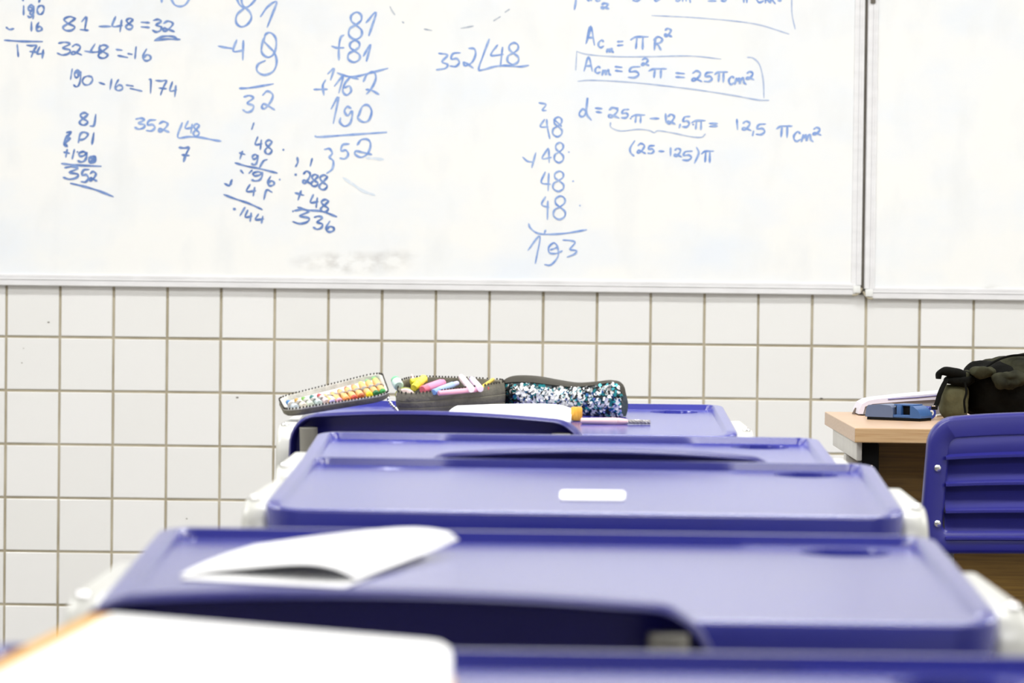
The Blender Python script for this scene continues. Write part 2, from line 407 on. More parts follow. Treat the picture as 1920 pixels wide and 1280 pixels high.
write(0, 180, 4.8, G('8', 713, 150, 802, 262) + [[(862, 165), (846, 262), (810, 270)], [(598, 330), (640, 322), (600, 378), (632, 378), (580, 430), (605, 442)], [(603, 352), (575, 430), (608, 455)],
      [(705, 420), (722, 345), (755, 325), (792, 345), (760, 385), (715, 395)], [(845, 330), (828, 435)], [(575, 505), (625, 515)], [(605, 480), (592, 550)], [(670, 480), (650, 565)]]
      + dot(697, 502) + G('9', 700, 500, 782, 592) + G('0', 800, 540, 862, 602) + [[(812, 560), (850, 565), (815, 585), (855, 592)], [(555, 608), (700, 622), (910, 632)]]
      + G('3', 570, 635, 708, 748) + G('5', 730, 660, 802, 775) + G('2', 805, 680, 872, 765) + [[(635, 785), (750, 812), (880, 850), (1020, 905)]], 5.0, 'ink_dark')
write(0, 180, 4.8, G('3', 1213, 200, 1305, 297) + G('5', 1318, 215, 1402, 315) + G('2', 1422, 230, 1522, 325), 5.0, 'ink')
write(0, 180, 4.8, [[(1640, 240), (1600, 370), (1700, 366), (1800, 372), (1920, 395), (1990, 406)]] + G('4', 1668, 225, 1740, 332) + G('8', 1738, 250, 1802, 362), 4.6, 'ink')
write(0, 180, 4.8, G('7', 1612, 455, 1702, 590), 5.4, 'ink_dark')
# middle sums
write(400, 0, 4.8, [[(205, -30), (235, 40), (285, 70), (340, 40), (390, -20)], [(250, -20), (265, 45), (325, 105), (342, 165), (300, 225), (245, 240), (205, 200), (215, 130), (285, 70)],
      [(425, 150), (490, 60), (570, 15), (530, 130), (485, 245)]], 4.8, 'ink')
write(400, 0, 4.8, [[(45, 415), (110, 428), (170, 436)], [(210, 360), (180, 460), (275, 452)], [(270, 365), (265, 540)],
      [(455, 372), (500, 420), (550, 475), (570, 560), (540, 640), (460, 675), (395, 640), (402, 580), (468, 545)],
      [(455, 372), (470, 310), (515, 295), (560, 340), (565, 420), (540, 490), (490, 515), (440, 480), (435, 420), (455, 340)], [(235, 795), (330, 790), (540, 755)],
      ] + G('3', 265, 860, 365, 1010) + G('2', 432, 820, 552, 988), 4.8, 'ink')
write(400, 0, 4.8, G('o', 1215, 110, 1350, 355) + [[(1375, 205), (1465, 110), (1400, 320)], [(1175, 315), (1145, 340), (1130, 430), (1130, 540)], [(1065, 415), (1110, 430), (1175, 430)]]
      + G('o', 1208, 365, 1330, 560) + [[(1350, 505), (1415, 400), (1378, 550)], [(1030, 665), (1085, 618), (1055, 720)], [(1115, 655), (1180, 680), (1270, 690), (1400, 660), (1570, 615)], [(1230, 690), (1305, 712)],
      [(905, 805), (1025, 803)], [(1010, 720), (985, 770), (995, 855)], [(1090, 775), (1165, 690), (1130, 835)], [(1235, 690), (1185, 750), (1165, 820), (1200, 855), (1240, 820), (1225, 775), (1180, 790)],
      [(1350, 735), (1385, 668), (1445, 650), (1462, 710), (1420, 800), (1380, 845)], [(1375, 805), (1430, 815), (1490, 850)],
      [(1060, 980), (1125, 875), (1080, 1110)], [(1240, 975), (1205, 960), (1180, 1000), (1210, 1040), (1245, 1000), (1250, 1040), (1230, 1110), (1180, 1135), (1140, 1100), (1145, 1060)],
      [(1305, 1050), (1340, 960), (1390, 945), (1425, 1000), (1400, 1080), (1350, 1098), (1305, 1070), (1300, 1040)]], 4.8, 'ink')
write(400, 200, 4.8, [[(915, 265), (960, 272), (1200, 255), (1560, 230)], [(1000, 385), (1045, 378), (1070, 420), (1045, 455), (1080, 490), (1070, 560), (1020, 600)]] + G('5', 1140, 335, 1222, 470)
      + [[(1295, 345), (1330, 298), (1390, 295), (1415, 340), (1390, 420), (1330, 455), (1280, 430), (1280, 400), (1340, 410), (1425, 430)]], 4.8, 'ink')
write(400, 200, 4.8, [[(365, 145), (345, 205)]] + G('4', 378, 270, 442, 385) + G('8', 462, 300, 537, 427) + dot(630, 387, 6) + [[(235, 415), (285, 430)], [(262, 400), (240, 470)]] + G('9', 345, 430, 400, 522)
      + [[(485, 475), (450, 490), (415, 550)], [(195, 505), (300, 535), (420, 558), (575, 597)], [(245, 570), (270, 600)], [(350, 570), (320, 600)]] + G('9', 345, 585, 442, 667) + G('6', 488, 625, 552, 712) + dot(597, 655, 5)
      + [[(100, 690), (140, 710), (165, 690)], [(168, 655), (145, 715)]] + G('4', 300, 700, 385, 802) + [[(530, 770), (480, 750), (455, 835)], [(95, 790), (200, 830), (320, 870), (440, 925)]]
      + [[(180, 915), (200, 925)], [(185, 928), (197, 915)], [(180, 922), (200, 920)], [(285, 905), (240, 980)]] + G('4', 288, 930, 350, 1032) + G('4', 380, 965, 457, 1047), 4.6, 'ink_dark')
write(400, 200, 4.8, [[(755, 455), (760, 500), (740, 540)], [(890, 465), (872, 535)], [(735, 606), (748, 616)], [(735, 616), (748, 608)]] + G('2', 803, 580, 882, 697) + G('8', 878, 610, 952, 717) + G('8', 950, 615, 1037, 747)
      + [[(735, 775), (815, 797)], [(790, 755), (762, 840)]] + G('4', 875, 790, 947, 907) + G('8', 963, 835, 1047, 947) + [[(760, 905), (850, 930), (980, 942), (1110, 990)]] + G('3', 715, 925, 867, 1052) + dot(717, 940)
      + G('3', 900, 985, 985, 1102) + G('6', 1013, 1030, 1092, 1127), 4.8, 'ink_dark')
for st in ([[(1590, 60), (1610, 100), (1635, 135)], [(1700, 195), (1715, 207)], [(1898, 262), (1968, 275)], [(2228, 255), (2340, 235)], [(2523, 187), (2583, 150)], [(2625, 110), (2665, 83)]]): write(400, 0, 4.8, [st], 3.4, 'ink_grey')
for st in ([(1170, 640), (1260, 700), (1350, 760), (1450, 795)], [(1380, 460), (1450, 465), (1530, 475)]): write(400, 200, 4.8, [st], 6, 'ink_smear')
write(760, 0, 4.8, [[(300, 480), (380, 495), (330, 555), (380, 580), (360, 615), (280, 628)]] + G('5', 402, 475, 495, 600) + [[(570, 435), (620, 440), (632, 490), (600, 560), (540, 592), (525, 560), (560, 575), (610, 612)],
      [(755, 352), (700, 500), (660, 620), (700, 628), (800, 600), (900, 590), (1030, 600), (1110, 588)], [(830, 405), (780, 470), (780, 500), (880, 490)], [(875, 425), (855, 600)]] + G('o', 915, 385, 1030, 580), 4.6, 'ink')
# area formulae
write(1060, 0, 3.84, [[(77, -20), (75, 15), (65, 70)], [(150, -10), (172, 8)], [(185, -10), (185, 5)], [(215, -10), (230, 8), (250, 4)]] + G('2', 256, 22, 314, 64) + G('2', 258, 26, 312, 62)
, 4.6, 'ink')
for gs in ([[(485, 2), (515, 8), (545, -10)], [(640, -8), (655, 8), (685, -8)]], [[(795, 2), (812, 10), (828, -8)], [(845, -10), (845, 10)], [(870, -10), (870, 8)], [(895, -10), (900, 18)]],
      [[(1028, 8), (1060, 6), (1085, 8)], [(1120, 5), (1150, 8), (1160, -8)]], [[(1285, -10), (1285, 18)], [(1307, -10), (1307, 18)], [(1375, -8), (1395, 18), (1430, 5)], [(1440, 22), (1447, -8), (1475, 20), (1482, -8), (1512, 28)], [(1530, 5), (1555, 5)]]): write(1060, 0, 3.84, gs, 4.6, 'ink')
write(1060, 0, 3.84, [[(1630, -20), (1632, 100), (1655, 210)]], 2.6, 'ink_light')
write(1060, 0, 3.84, [[(620, 112), (900, 125), (1200, 150), (1400, 180), (1610, 245)]], 2.6, 'ink_light')
write(1060, 0, 3.84, [[(148, 315), (182, 190), (210, 325)], [(152, 310), (184, 195)], [(158, 272), (200, 270)]] + G('c', 236, 290, 276, 342) + G('m', 298, 348, 348, 378) + [[(375, 300), (415, 298)], [(375, 328), (415, 325)]]
      + G('p', 470, 265, 597, 355) + G('R', 635, 265, 698, 360) + G('2', 713, 205, 767, 265), 4.8, 'ink')
write(1060, 0, 3.84, [[(82, 370), (75, 505)], [(80, 370), (160, 392), (350, 407), (600, 408), (900, 403), (1120, 425)], [(1310, 412), (1355, 420), (1400, 470), (1425, 580), (1430, 705)],
      [(90, 585), (200, 578), (500, 595), (900, 640), (1200, 685), (1380, 718), (1465, 722)]], 3.0, 'ink_light')
write(1060, 0, 3.84, G('A', 135, 410, 194, 512) + G('c', 213, 480, 252, 527) + G('m', 265, 500, 327, 542) + [[(358, 480), (408, 485)], [(360, 508), (410, 515)]] + G('5', 453, 480, 537, 560) + G('2', 548, 420, 602, 472)
      + G('p', 600, 495, 727, 562) + [[(795, 525), (858, 530)], [(795, 553), (858, 558)]] + G('2', 910, 510, 982, 587) + G('5', 1000, 520, 1062, 588) + G('p', 1075, 518, 1167, 592) + G('c', 1176, 550, 1214, 607)
      + G('m', 1220, 555, 1302, 607) + G('2', 1303, 515, 1357, 574), 4.6, 'ink')
write(1060, 170, 3.84, [[(150, 150), (125, 132), (100, 165), (115, 187), (145, 165), (160, 50), (152, 160), (187, 212)], [(215, 125), (265, 130)], [(220, 152), (262, 158)]] + G('2', 308, 122, 387, 197) + [[(325, 122), (380, 125)]] + G('5', 403, 135, 457, 197)
      + dot(470, 200, 3) + G('p', 475, 175, 572, 232) + [[(610, 200), (675, 200)], [(722, 165), (725, 230)]] + G('2', 733, 170, 792, 242) + [[(828, 240), (820, 268)]] + G('5', 843, 185, 897, 262) + dot(920, 243, 3)
      + G('p', 910, 215, 1007, 280) + [[(1035, 235), (1095, 237)], [(1037, 257), (1095, 255)]], 4.6, 'ink')
write(1060, 170, 3.84, [[(1235, 205), (1240, 280)]] + G('2', 1273, 220, 1337, 287) + [[(1355, 290), (1348, 325)]] + G('5', 1373, 240, 1442, 317)
      + G('p', 1520, 255, 1632, 337) + G('c', 1643, 295, 1692, 364) + G('m', 1700, 310, 1784, 367) + G('2', 1783, 265, 1840, 320), 4.6, 'ink')
write(1060, 170, 3.84, [[(325, 228), (330, 265), (400, 290), (520, 278), (600, 285), (640, 302), (670, 288), (780, 305), (900, 330), (980, 335), (1008, 310)]], 3.0, 'ink_light')
write(1060, 170, 3.84, [[(500, 360), (468, 410), (470, 445), (495, 470)]] + G('2', 516, 380, 577, 452) + G('5', 593, 395, 642, 452) + [[(672, 435), (712, 437)], [(758, 410), (757, 468)]] + G('2', 783, 415, 837, 477)
      + G('5', 843, 435, 914, 502) + [[(945, 408), (960, 450), (930, 522)]] + G('p', 980, 435, 1067, 517), 4.4, 'ink')
write(940, 180, 3.763, [[(265, 48), (315, 60), (290, 98), (318, 102)], [(305, 165), (275, 215), (330, 218)], [(320, 165), (325, 220), (342, 300)]] + G('o', 360, 148, 435, 287) + [[(370, 165), (400, 190), (425, 215)],
      [(150, 430), (185, 460), (220, 465)], [(243, 400), (215, 505)], [(330, 368), (288, 440), (352, 433)], [(335, 375), (338, 470)]] + G('o', 372, 328, 445, 470) + dot(476, 395, 3)
      + [[(310, 535), (282, 610), (345, 622)], [(335, 545), (330, 668)]] + G('o', 362, 530, 448, 672) + dot(506, 600, 3) + [[(312, 710), (285, 765), (335, 785)], [(328, 740), (325, 870)]] + G('o', 365, 705, 460, 870) + dot(554, 772, 2.5)
      + [[(193, 900), (205, 930), (250, 965), (320, 975), (450, 968), (602, 943)], [(312, 945), (303, 970)], [(188, 1088), (272, 988), (240, 1180)],
      [(345, 1085), (375, 1075), (395, 1060), (370, 1035), (335, 1065), (340, 1105), (385, 1110), (430, 1092)], [(398, 1060), (400, 1130), (350, 1190), (305, 1188)],
      [(435, 1015), (495, 1020), (520, 1035), (485, 1080), (530, 1090), (515, 1115), (465, 1135)]], 4.0, 'ink')

# ------------------------------------------------------------------ pupils' desks
DW, DD = 0.70, 0.484
ZF, ZN = 0.800, 0.771                    # rim at the far edge, lip at the near edge
def surf_z(v): return ZN+(0.791-ZN)*(v+DD/2)/DD       # writing surface, v from near -DD/2 to far DD/2
def sstep(x, e0, e1):
    t = max(0, min(1, (x-e0)/(e1-e0))); return t*t*(3-2*t)
def desk_parts(root):
    bm = bmesh.new()
    def lines(half, marks, step):
        s = set(); n = int(2*half/step)
        for i in range(n+1): s.add(round(-half+2*half*i/n, 5))
        for m_ in marks: s.add(round(m_, 5))
        s = sorted(s); out = [s[0]]
        for q in s[1:]:
            if q-out[-1] > 0.0008: out.append(q)
        out[-1] = s[-1]; return out
    hx, hy = DW/2, DD/2
    xs = lines(hx, [sg*(hx-k) for sg in (1, -1) for k in (.001, .0025, .005, .016, .019, .022, .026)]+[.224+.0028*k for k in range(31)], .007)
    ys = lines(hy, [hy-k for k in (.001, .0025, .005, .012, .0155, .026, .0275)]+[-hy+k for k in (.001, .003, .006, .009)]+[hy-.062+.002*k for k in range(-16, 17)], .007)
    r = 0.038
    def halfw(y):
        d = min(y+hy, hy-y)
        if d >= r: return hx
        return hx-r+math.sqrt(max(0, r*r-(r-d)**2))
    rows = []
    for y in ys:
        hw = halfw(y); row = []
        for x0 in xs:
            x = x0*(hw/hx)
            ex = hw-abs(x); ef = hy-y; en = y+hy
            z = surf_z(y)
            rimz = ZF-(ZF-ZN-.004)*(hy-y)/DD
            lin = lambda t, e0, e1: max(0, min(1, (t-e0)/(e1-e0)))
            k = max(1-sstep(ex, .016, .022), 1-lin(ef, .012, .0155))
            k *= sstep(en, .0, .05)
            # pencil groove along the middle of the far rim
            gz_ = -.0045*(1-sstep(abs(x), .165, .175))*(1-lin(ef, .026, .0275))
            z = z+gz_*(1-k)
            z = z*(1-k)+rimz*k
            # oval hollow at the far right, faint one at the left
            yq = y; q = math.hypot((x-.265)/.040, (y-(hy-.062))/.030)
            if .90 < q < 1.0: q2 = .95
            elif 1.0 <= q < 1.06: q2 = 1.0
            else: q2 = q
            if q2 != q:                              # vertices snap to the oval so that its wall is clean
                x = .265+(x-.265)*q2/q; yq = (hy-.062)+(y-(hy-.062))*q2/q
            if q2 < .99: z -= .0085
            q = math.hypot((x+.235)/.026, (y-(hy-.055))/.012); z -= .0014*(1-sstep(q, .7, 1.1))
            ee = min(ex, ef, en)                     # rounded-over outer edge
            rd = .005
            if ee < rd: z -= rd-math.sqrt(max(0, rd*rd-(rd-ee)**2))
            row.append(bm.verts.new((x, yq, z)))
        rows.append(row)
    for A, Bq in zip(rows, rows[1:]):
        for k in range(len(xs)-1): bm.faces.new((A[k], A[k+1], Bq[k+1], Bq[k]))
    # skirt
    loop = rows[0][:]+[rw[-1] for rw in rows[1:]]+rows[-1][-2::-1]+[rw[0] for rw in rows[-2:0:-1]]
    low = []
    for v in loop:
        yy = v.co.y
        low.append(bm.verts.new((v.co.x*.994, v.co.y*.994, surf_z(yy)-.026)))
    n = len(loop)
    for k in range(n): bm.faces.new((loop[k], loop[(k+1) % n], low[(k+1) % n], low[k]))
    bm.faces.new(low)
    link('desktop', bm, M['desk_blue'], root, auto=35)
    # side frames of white oval tube with feet
    for s in (-1, 1):
        x = s*(hx+.012)
        bm = bmesh.new()
        path = [(x, .16, .03), (x, .16, .70), (x, .155, .74), (x, .14, .757), (x, .115, .764), (x, 0, .764), (x, -.155, .764), (x, -.18, .757), (x, -.195, .74), (x, -.2, .70), (x, -.2, .03)]
        pts = [path[0], path[1]]+catmull(path[1:5], 5)[1:]+[path[5]]+catmull(path[6:10], 5)+[path[10]]
        rings = []
        for i, p in enumerate(pts):
            t = (Vector(pts[min(i+1, len(pts)-1)])-Vector(pts[max(i-1, 0)])).normalized()
            nn = Vector((0, t.z, -t.y)); rings.append([Vector(p)+Vector((1, 0, 0))*q+nn*w_ for (q, w_) in rrect(.0155, .014, .008, 4)])
        loft(bm, rings)
        fr = link('side_frame', bm, M['white_metal'], root)
        bm = bmesh.new(); box(bm, x-.0155, x+.0155, -.25, .23, .006, .034, .008); link('foot', bm, M['white_metal'], fr)
        bm = bmesh.new()
        bm.free()
        for (yy, zz) in ((-.168, .7765), (-.196, .752)):
            bm = bmesh.new(); sphere(bm, (x+s*.004, yy, zz), .0065, (1, 1, .7), 12)
            link('screw_cap', bm, M['chrome'], fr)
    bm = bmesh.new(); tube(bm, [(-hx-.005, .16, .42), (hx+.005, .16, .42)], .013, 12); link('crossbar', bm, M['white_metal'], root)
    bm = bmesh.new(); tube(bm, [(-hx-.005, .1, .735), (hx+.005, .1, .735)], .010, 12); tube(bm, [(-hx-.005, -.1, .735), (hx+.005, -.1, .735)], .010, 12)
    link('support_bar', bm, M['white_metal'], root)
    bm = bmesh.new(); box(bm, -.29, .29, -.12, .14, .640, .648, .003); box(bm, -.29, .29, .13, .14, .648, .70, .003)
    for s in (-1, 1): box(bm, s*.29-.004, s*.29+.004, -.12, .14, .640, .728, .003)
    link('book_shelf', bm, M['grey_metal'], root)
def dup(root, loc, rz, label, group=None):
    r_ = root.copy(); COL.objects.link(r_); r_.location = loc; r_.rotation_euler = (0, 0, rz); r_['label'] = label
    if group: r_['group'] = group
    for ch in list(root.children):
        q = ch.copy(); COL.objects.link(q); q.parent = r_
        for gch in list(ch.children):
            d_ = gch.copy(); COL.objects.link(d_); d_.parent = q
    return r_
DESKS = {  # far-edge distance, x, yaw
 'A': (5.82, P(970, 757, 5.82).x, 0.0, 'blue school desk nearest the tiled wall, carrying the pencil cases'),
 'B': (4.775, P(1065, 806, 4.775).x, 0.0, 'bare blue school desk directly behind the desk with the pencil cases'),
 'C': (4.183, P(1093, 860, 4.183).x, R(-1.2), 'blue school desk with a small white patch on its middle'),
 'D': (3.09, P(1025, 995, 3.09).x, 0.0, 'blurred blue school desk with a folded white sheet on it'),
 'E': (2.156, P(985, 1220, 2.156).x, 0.0, 'blurred nearest blue desk under the open notebook at the bottom edge'),
}
DM = {}
first = None
for k, (d, x, rz, lab) in DESKS.items():
    loc = (x, d-DD/2, 0)
    if first is None:
        first = thing('school_desk', lab, 'desk', loc, rz, 'pupils desks in one row'); desk_parts(first); o = first
    else: o = dup(first, loc, rz, lab)
    DM[k] = Matrix.Translation(Vector(loc)) @ Matrix.Rotation(rz, 4, 'Z')
TN = Vector((0, -(0.791-ZN)/DD, 1)).normalized()
def on_desk(k, px, py, h=0.0):
    p0 = DM[k] @ Vector((0, 0, surf_z(0)+h)); n = DM[k].to_3x3() @ TN
    return on_plane(px, py, p0, n)
def desk_z(k, x, y):
    l = DM[k].inverted() @ Vector((x, y, 0)); return surf_z(l.y)

# ------------------------------------------------------------------ pupils' chairs
def chair_parts(root):
    """chair facing +Y, backrest plane at y=0, rear at -y"""
    HW, Z0, Z1 = .236, .566, .791
    lean = lambda z: -.17*(z-.60)*.55
    curve = lambda x: .045*(x/HW)**2*.6
    def outline(ins=0.0, n=8):
        pts = []
        hwb, hwt = HW+.008-ins, HW-.004-ins
        r = max(.012, .045-ins*.8)
        zt, zb = Z1-ins, Z0+ins
        N = 14
        # top right corner, along the top with a shallow arch, round to the bottom
        for k in range(n+1):
            an = R(90*k/n); pts.append((hwt-r+r*math.cos(an), zt-r+r*math.sin(an)))
        for k in range(1, N):
            x = (hwt-r)*(1-2*k/N); pts.append((x, zt))
        for k in range(n+1):
            an = R(90+90*k/n); pts.append((-hwt+r+r*math.cos(an), zt-r+r*math.sin(an)))
        r2 = max(.01, .03-ins*.6)
        for k in range(n+1):
            an = R(180+90*k/n); pts.append((-hwb+r2+r2*math.cos(an), zb+r2+r2*math.sin(an)))
        for k in range(1, N):
            x = (hwb-r2)*(-1+2*k/N); pts.append((x, zb))
        for k in range(n+1):
            an = R(270+90*k/n); pts.append((hwb-r2+r2*math.cos(an), zb+r2+r2*math.sin(an)))
        arch = lambda x, z: .014*(1-(x/HW)**2)*max(0, (z-.60)/.2)
        return [(x, z+arch(x, z)) for (x, z) in pts]
    def at(x, z, y): return Vector((x, y+lean(z)+curve(x), z))
    bm = bmesh.new()
    rings = []
    for (ins, y) in ((.004, -.026), (.0, -.022), (.0, .004), (.003, .009), (.007, .0105), (.033, .010), (.036, .006), (.038, .002), (.034, .0005), (.010, .001), (.006, -.002), (.006, -.023)):
        rings.append([at(x, z, y) for (x, z) in outline(ins)])
    rings.append([at(x, z, -.026) for (x, z) in outline(.004)])
    loft(bm, rings[:-1], cap0=False, cap1=False)
    # close the rear lip
    bm.verts.ensure_lookup_table(); n = len(rings[0]); N0 = 0; N1 = (len(rings)-2)*n
    vs = list(bm.verts)
    for k in range(n):
        bm.faces.new((vs[N0+k], vs[N0+(k+1) % n], vs[N1+(k+1) % n], vs[N1+k]))
    # upper panel and louvres between the side bands
    def strip(zt, zb, yt, yb, lip):
        prof = [(zt, yt), (zt-.003, yt+.003), (zb+.008, yb+.004), (zb+.004, yb+.006+lip), (zb, yb+.006+lip), (zb-.001, yb+lip), (zb+.002, yb), (zt-.002, yt-.002)]
        rg = []
        for i in range(17):
            x = -.202+.404*i/16
            arch = .014*(1-(x/HW)**2)
            rg.append([at(x, z+arch*max(0, min(1, (z-.60)/.2)), y) for (z, y) in prof])
        loft(bm, rg)
    strip(.760, .722, .0055, .002, .007)
    strip(.7215, .678, -.011, -.001, .009)
    strip(.6775, .634, -.011, -.001, .009)
    strip(.6335, .590, -.011, -.001, .009)
    link('backrest', bm, M['chair_blue'], root, auto=50)
    # uprights, legs, seat
    for s in (-1, 1):
        bm = bmesh.new()
        xx = s*.198
        pts = [at(xx, .775, -.0225), at(xx, .65, -.0225), at(xx, .56, -.0225), Vector((xx, .05, .50)), Vector((xx, .09, .455)), Vector((xx, .16, .432))]
        tube(bm, [pts[0], pts[1]]+catmull(pts[2:], 5), .0115, 12, flat=(1.25, .9))
        link('upright', bm, M['grey_metal'], root)
        bm = bmesh.new(); tube(bm, [(xx, .04, .44), (s*.20, -.06, .012)], .012, 12); link('leg', bm, M['grey_metal'], root)
        bm = bmesh.new(); tube(bm, [(xx, .36, .44), (s*.20, .40, .012)], .012, 12); link('leg', bm, M['grey_metal'], root)
        for zz in (.710, .617):
            bm = bmesh.new(); p = at(s*.216, zz, .0112); sphere(bm, p, .0062, (1, .55, 1), 12); link('rivet', bm, M['chrome'], root)
        bm = bmesh.new(); tube(bm, [(xx, .03, .436), (xx, .37, .436)], .011, 12); link('side_rail', bm, M['grey_metal'], root)
    bm = bmesh.new(); rg = []
    NY = 16
    for i in range(NY+1):
        y = .03+.37*i/NY
        e = min(y-.03, .40-y); hw = .205-.03*max(0, 1-e/.04)**2
        zc = .462-.010*math.sin(math.pi*i/NY)-.014*max(0, (y-.34)/.06)**2
        top = [(x_, zc+.010*(x_/.2)**2) for x_ in [hw*(-1+2*k/12) for k in range(13)]]
        rg.append([Vector((x_, y, z_)) for (x_, z_) in top]+[Vector((x_*.985, y, z_-.012)) for (x_, z_) in reversed(top)])
    loft(bm, rg); link('seat', bm, M['chair_blue'], root)
CH = [
 ('A', P(820, 778, 5.2).x, 5.19, R(-13), 'blue plastic chair pushed in askew at the desk with the pencil cases'),
 ('B', P(1125, 840, 4.23).x, 4.236, 0.0, 'blue plastic chair wedged between the second and third desks of the row'),
 ('D', P(733, 1118, 2.43).x, 2.43, R(-1.5), 'blurred blue chair pushed in at the desk with the folded sheet'),
 ('R', P(1998, 800, 5.72).x, 5.72, R(180), 'blue slatted chair beside the teacher table at the right edge'),
]
ch0 = None
for (k, x, y, rz, lab) in CH:
    if ch0 is None:
        ch0 = thing('school_chair', lab, 'chair', (x, y, 0), rz, 'blue plastic school chairs'); chair_parts(ch0)
    else: dup(ch0, (x, y, 0), rz, lab).scale.z = .99 if k == 'R' else 1.01
ch0.scale.z = 1.01

# ------------------------------------------------------------------ papers on the desks
def slab_from_outline(name, pts_top, drop, m, parent=None):
    bm = bmesh.new(); top = [bm.verts.new(p) for p in pts_top]
    lo = [bm.verts.new(p+d) for p, d in zip(pts_top, drop)] if isinstance(drop, list) else [bm.verts.new(p+drop) for p in pts_top]
    bm.faces.new(top); bm.faces.new(lo[::-1]); n = len(top)
    for i in range(n): bm.faces.new((top[i], lo[i], lo[(i+1) % n], top[(i+1) % n]))
    return link(name, bm, m, parent, smooth=False)
def sheet(bm, grid, th=0.0006):
    """grid of points -> sheet with thickness"""
    up = [[bm.verts.new(p+Vector((0, 0, th))) for p in r_] for r_ in grid]; dn = [[bm.verts.new(p) for p in r_] for r_ in grid]
    nr, nc = len(grid), len(grid[0])
    for i in range(nr-1):
        for j in range(nc-1):
            bm.faces.new((up[i][j], up[i][j+1], up[i+1][j+1], up[i+1][j])); bm.faces.new((dn[i][j], dn[i+1][j], dn[i+1][j+1], dn[i][j+1]))
    ring = [(0, j) for j in range(nc)]+[(i, nc-1) for i in range(1, nr)]+[(nr-1, j) for j in range(nc-2, -1, -1)]+[(i, 0) for i in range(nr-2, 0, -1)]
    for q in range(len(ring)):
        (i, j), (k, l) = ring[q], ring[(q+1) % len(ring)]
        bm.faces.new((up[i][j], dn[i][j], dn[k][l], up[k][l]))

# folded sheet on desk D
t = thing('folded_paper', 'blurred folded white sheet curling up on a blue desk', 'paper', on_desk('D', 560, 1060))
iv_ = Matrix.Translation(-t.location)
bm = bmesh.new()
nearc = catmull([on_desk('D', 337, 1086, .0006), on_desk('D', 450, 1092, .0006), on_desk('D', 645, 1102, .0006)], 8)
farc = catmull([on_desk('D', 470, 1034, .0006), on_desk('D', 600, 1038, .0006), on_desk('D', 800, 1045, .0006)], 8)
sheet(bm, [[p.lerp(q, v/8) for p, q in zip(nearc, farc)] for v in range(9)]); bm.transform(iv_); link('lower_leaf', bm, M['paper'], t)
bm = bmesh.new()
nearc = catmull([on_desk('D', 337, 1078, .002), on_desk('D', 430, 1068, .006), on_desk('D', 560, 1058, .014), on_desk('D', 625, 1066, .012), on_desk('D', 668, 1086, .0025)], 8)
midc = catmull([on_desk('D', 400, 1048, .003), on_desk('D', 520, 1030, .011), on_desk('D', 640, 1020, .018), on_desk('D', 720, 1028, .016), on_desk('D', 768, 1050, .006)], 8)
farc = catmull([on_desk('D', 478, 1022, .004), on_desk('D', 610, 1004, .015), on_desk('D', 755, 990, .022), on_desk('D', 835, 996, .020), on_desk('D', 860, 1012, .012)], 8)
rows = []
for v in range(13):
    s = v/12
    rows.append([(p*(1-s)*(1-2*s)+m_*4*s*(1-s)+q*s*(2*s-1)) for p, m_, q in zip(nearc, midc, farc)])
sheet(bm, rows); bm.transform(iv_); link('upper_leaf', bm, M['paper'], t)

# thin flat white patch on desk C
pts = [on_desk('C', *q, .0016) for q in ((1050, 921), (1055, 918), (1168, 919), (1173, 923), (1172, 934), (1166, 937), (1054, 936), (1049, 932))]
t = slab_from_outline('white_patch', pts, Vector((0, 0, -.0014)), M['paper']); tag(t, 'small flat white patch on the third blue desk', 'paper')
# open notebook on desk E
t = thing('notebook', 'blurred open notebook with orange cover on the nearest desk', 'notebook', on_desk('E', 420, 1260))
iv_ = Matrix.Translation(-t.location)
NB = [((212, 1150), .034), ((520, 1176), .028), ((800, 1199), .020), ((826, 1203), .019), ((842, 1213), .018), ((848, 1232), .0175), ((842, 1300), .016), ((828, 1420), .014), ((640, 1420), .020), ((-260, 1420), .030), ((-60, 1290), .032), ((60, 1228), .033)]
top = [on_desk('E', *q, h) for q, h in NB]
lowp = [Vector((p.x, p.y, desk_z('E', p.x, p.y)+.004)) for p in top]
o = slab_from_outline('pages', [iv_ @ p for p in top], [l-p for l, p in zip(lowp, top)], M['paper'], t)
cen = sum(lowp, Vector())/len(lowp)
M['orange'] = mat('orange_cover', srgb(222, 165, 60), rough=0.5, noise_amt=.1)
CV = [((200, 1141), .0345), ((520, 1172), .0), ((842, 1205), .0), ((856, 1225), 0), ((835, 1440), .0), ((-330, 1440), .031), ((-100, 1292), .033), ((40, 1222), .034)]
ctop = [on_desk('E', 206, 1143, .033), on_desk('E', 40, 1226, .032), on_desk('E', -90, 1292, .031), on_desk('E', -300, 1420, .029)]
bm = bmesh.new()
grid = []
for p in ctop:
    e = Vector((p.x, p.y, p.z)); out = p+Vector((-.012, 0, -.004)); base = Vector((p.x-.014, p.y, desk_z('E', p.x, p.y)+.001)); inn = Vector((p.x+.03, p.y, desk_z('E', p.x, p.y)+.001))
    grid.append([e+Vector((.004, 0, -.004)), out, base, inn])
sheet(bm, grid, .0015)
right = [Vector((p.x+(p-cen).x*.02, p.y, desk_z('E', p.x, p.y)+.001)) for p in top]
up = [bm.verts.new(p+Vector((0, 0, .0025))) for p in right]; dn = [bm.verts.new(p) for p in right]
bm.faces.new(up); bm.faces.new(dn[::-1])
for i in range(len(up)): bm.faces.new((up[i], dn[i], dn[(i+1) % len(up)], up[(i+1) % len(up)]))
bm.transform(iv_); link('cover', bm, M['orange'], t, smooth=False)

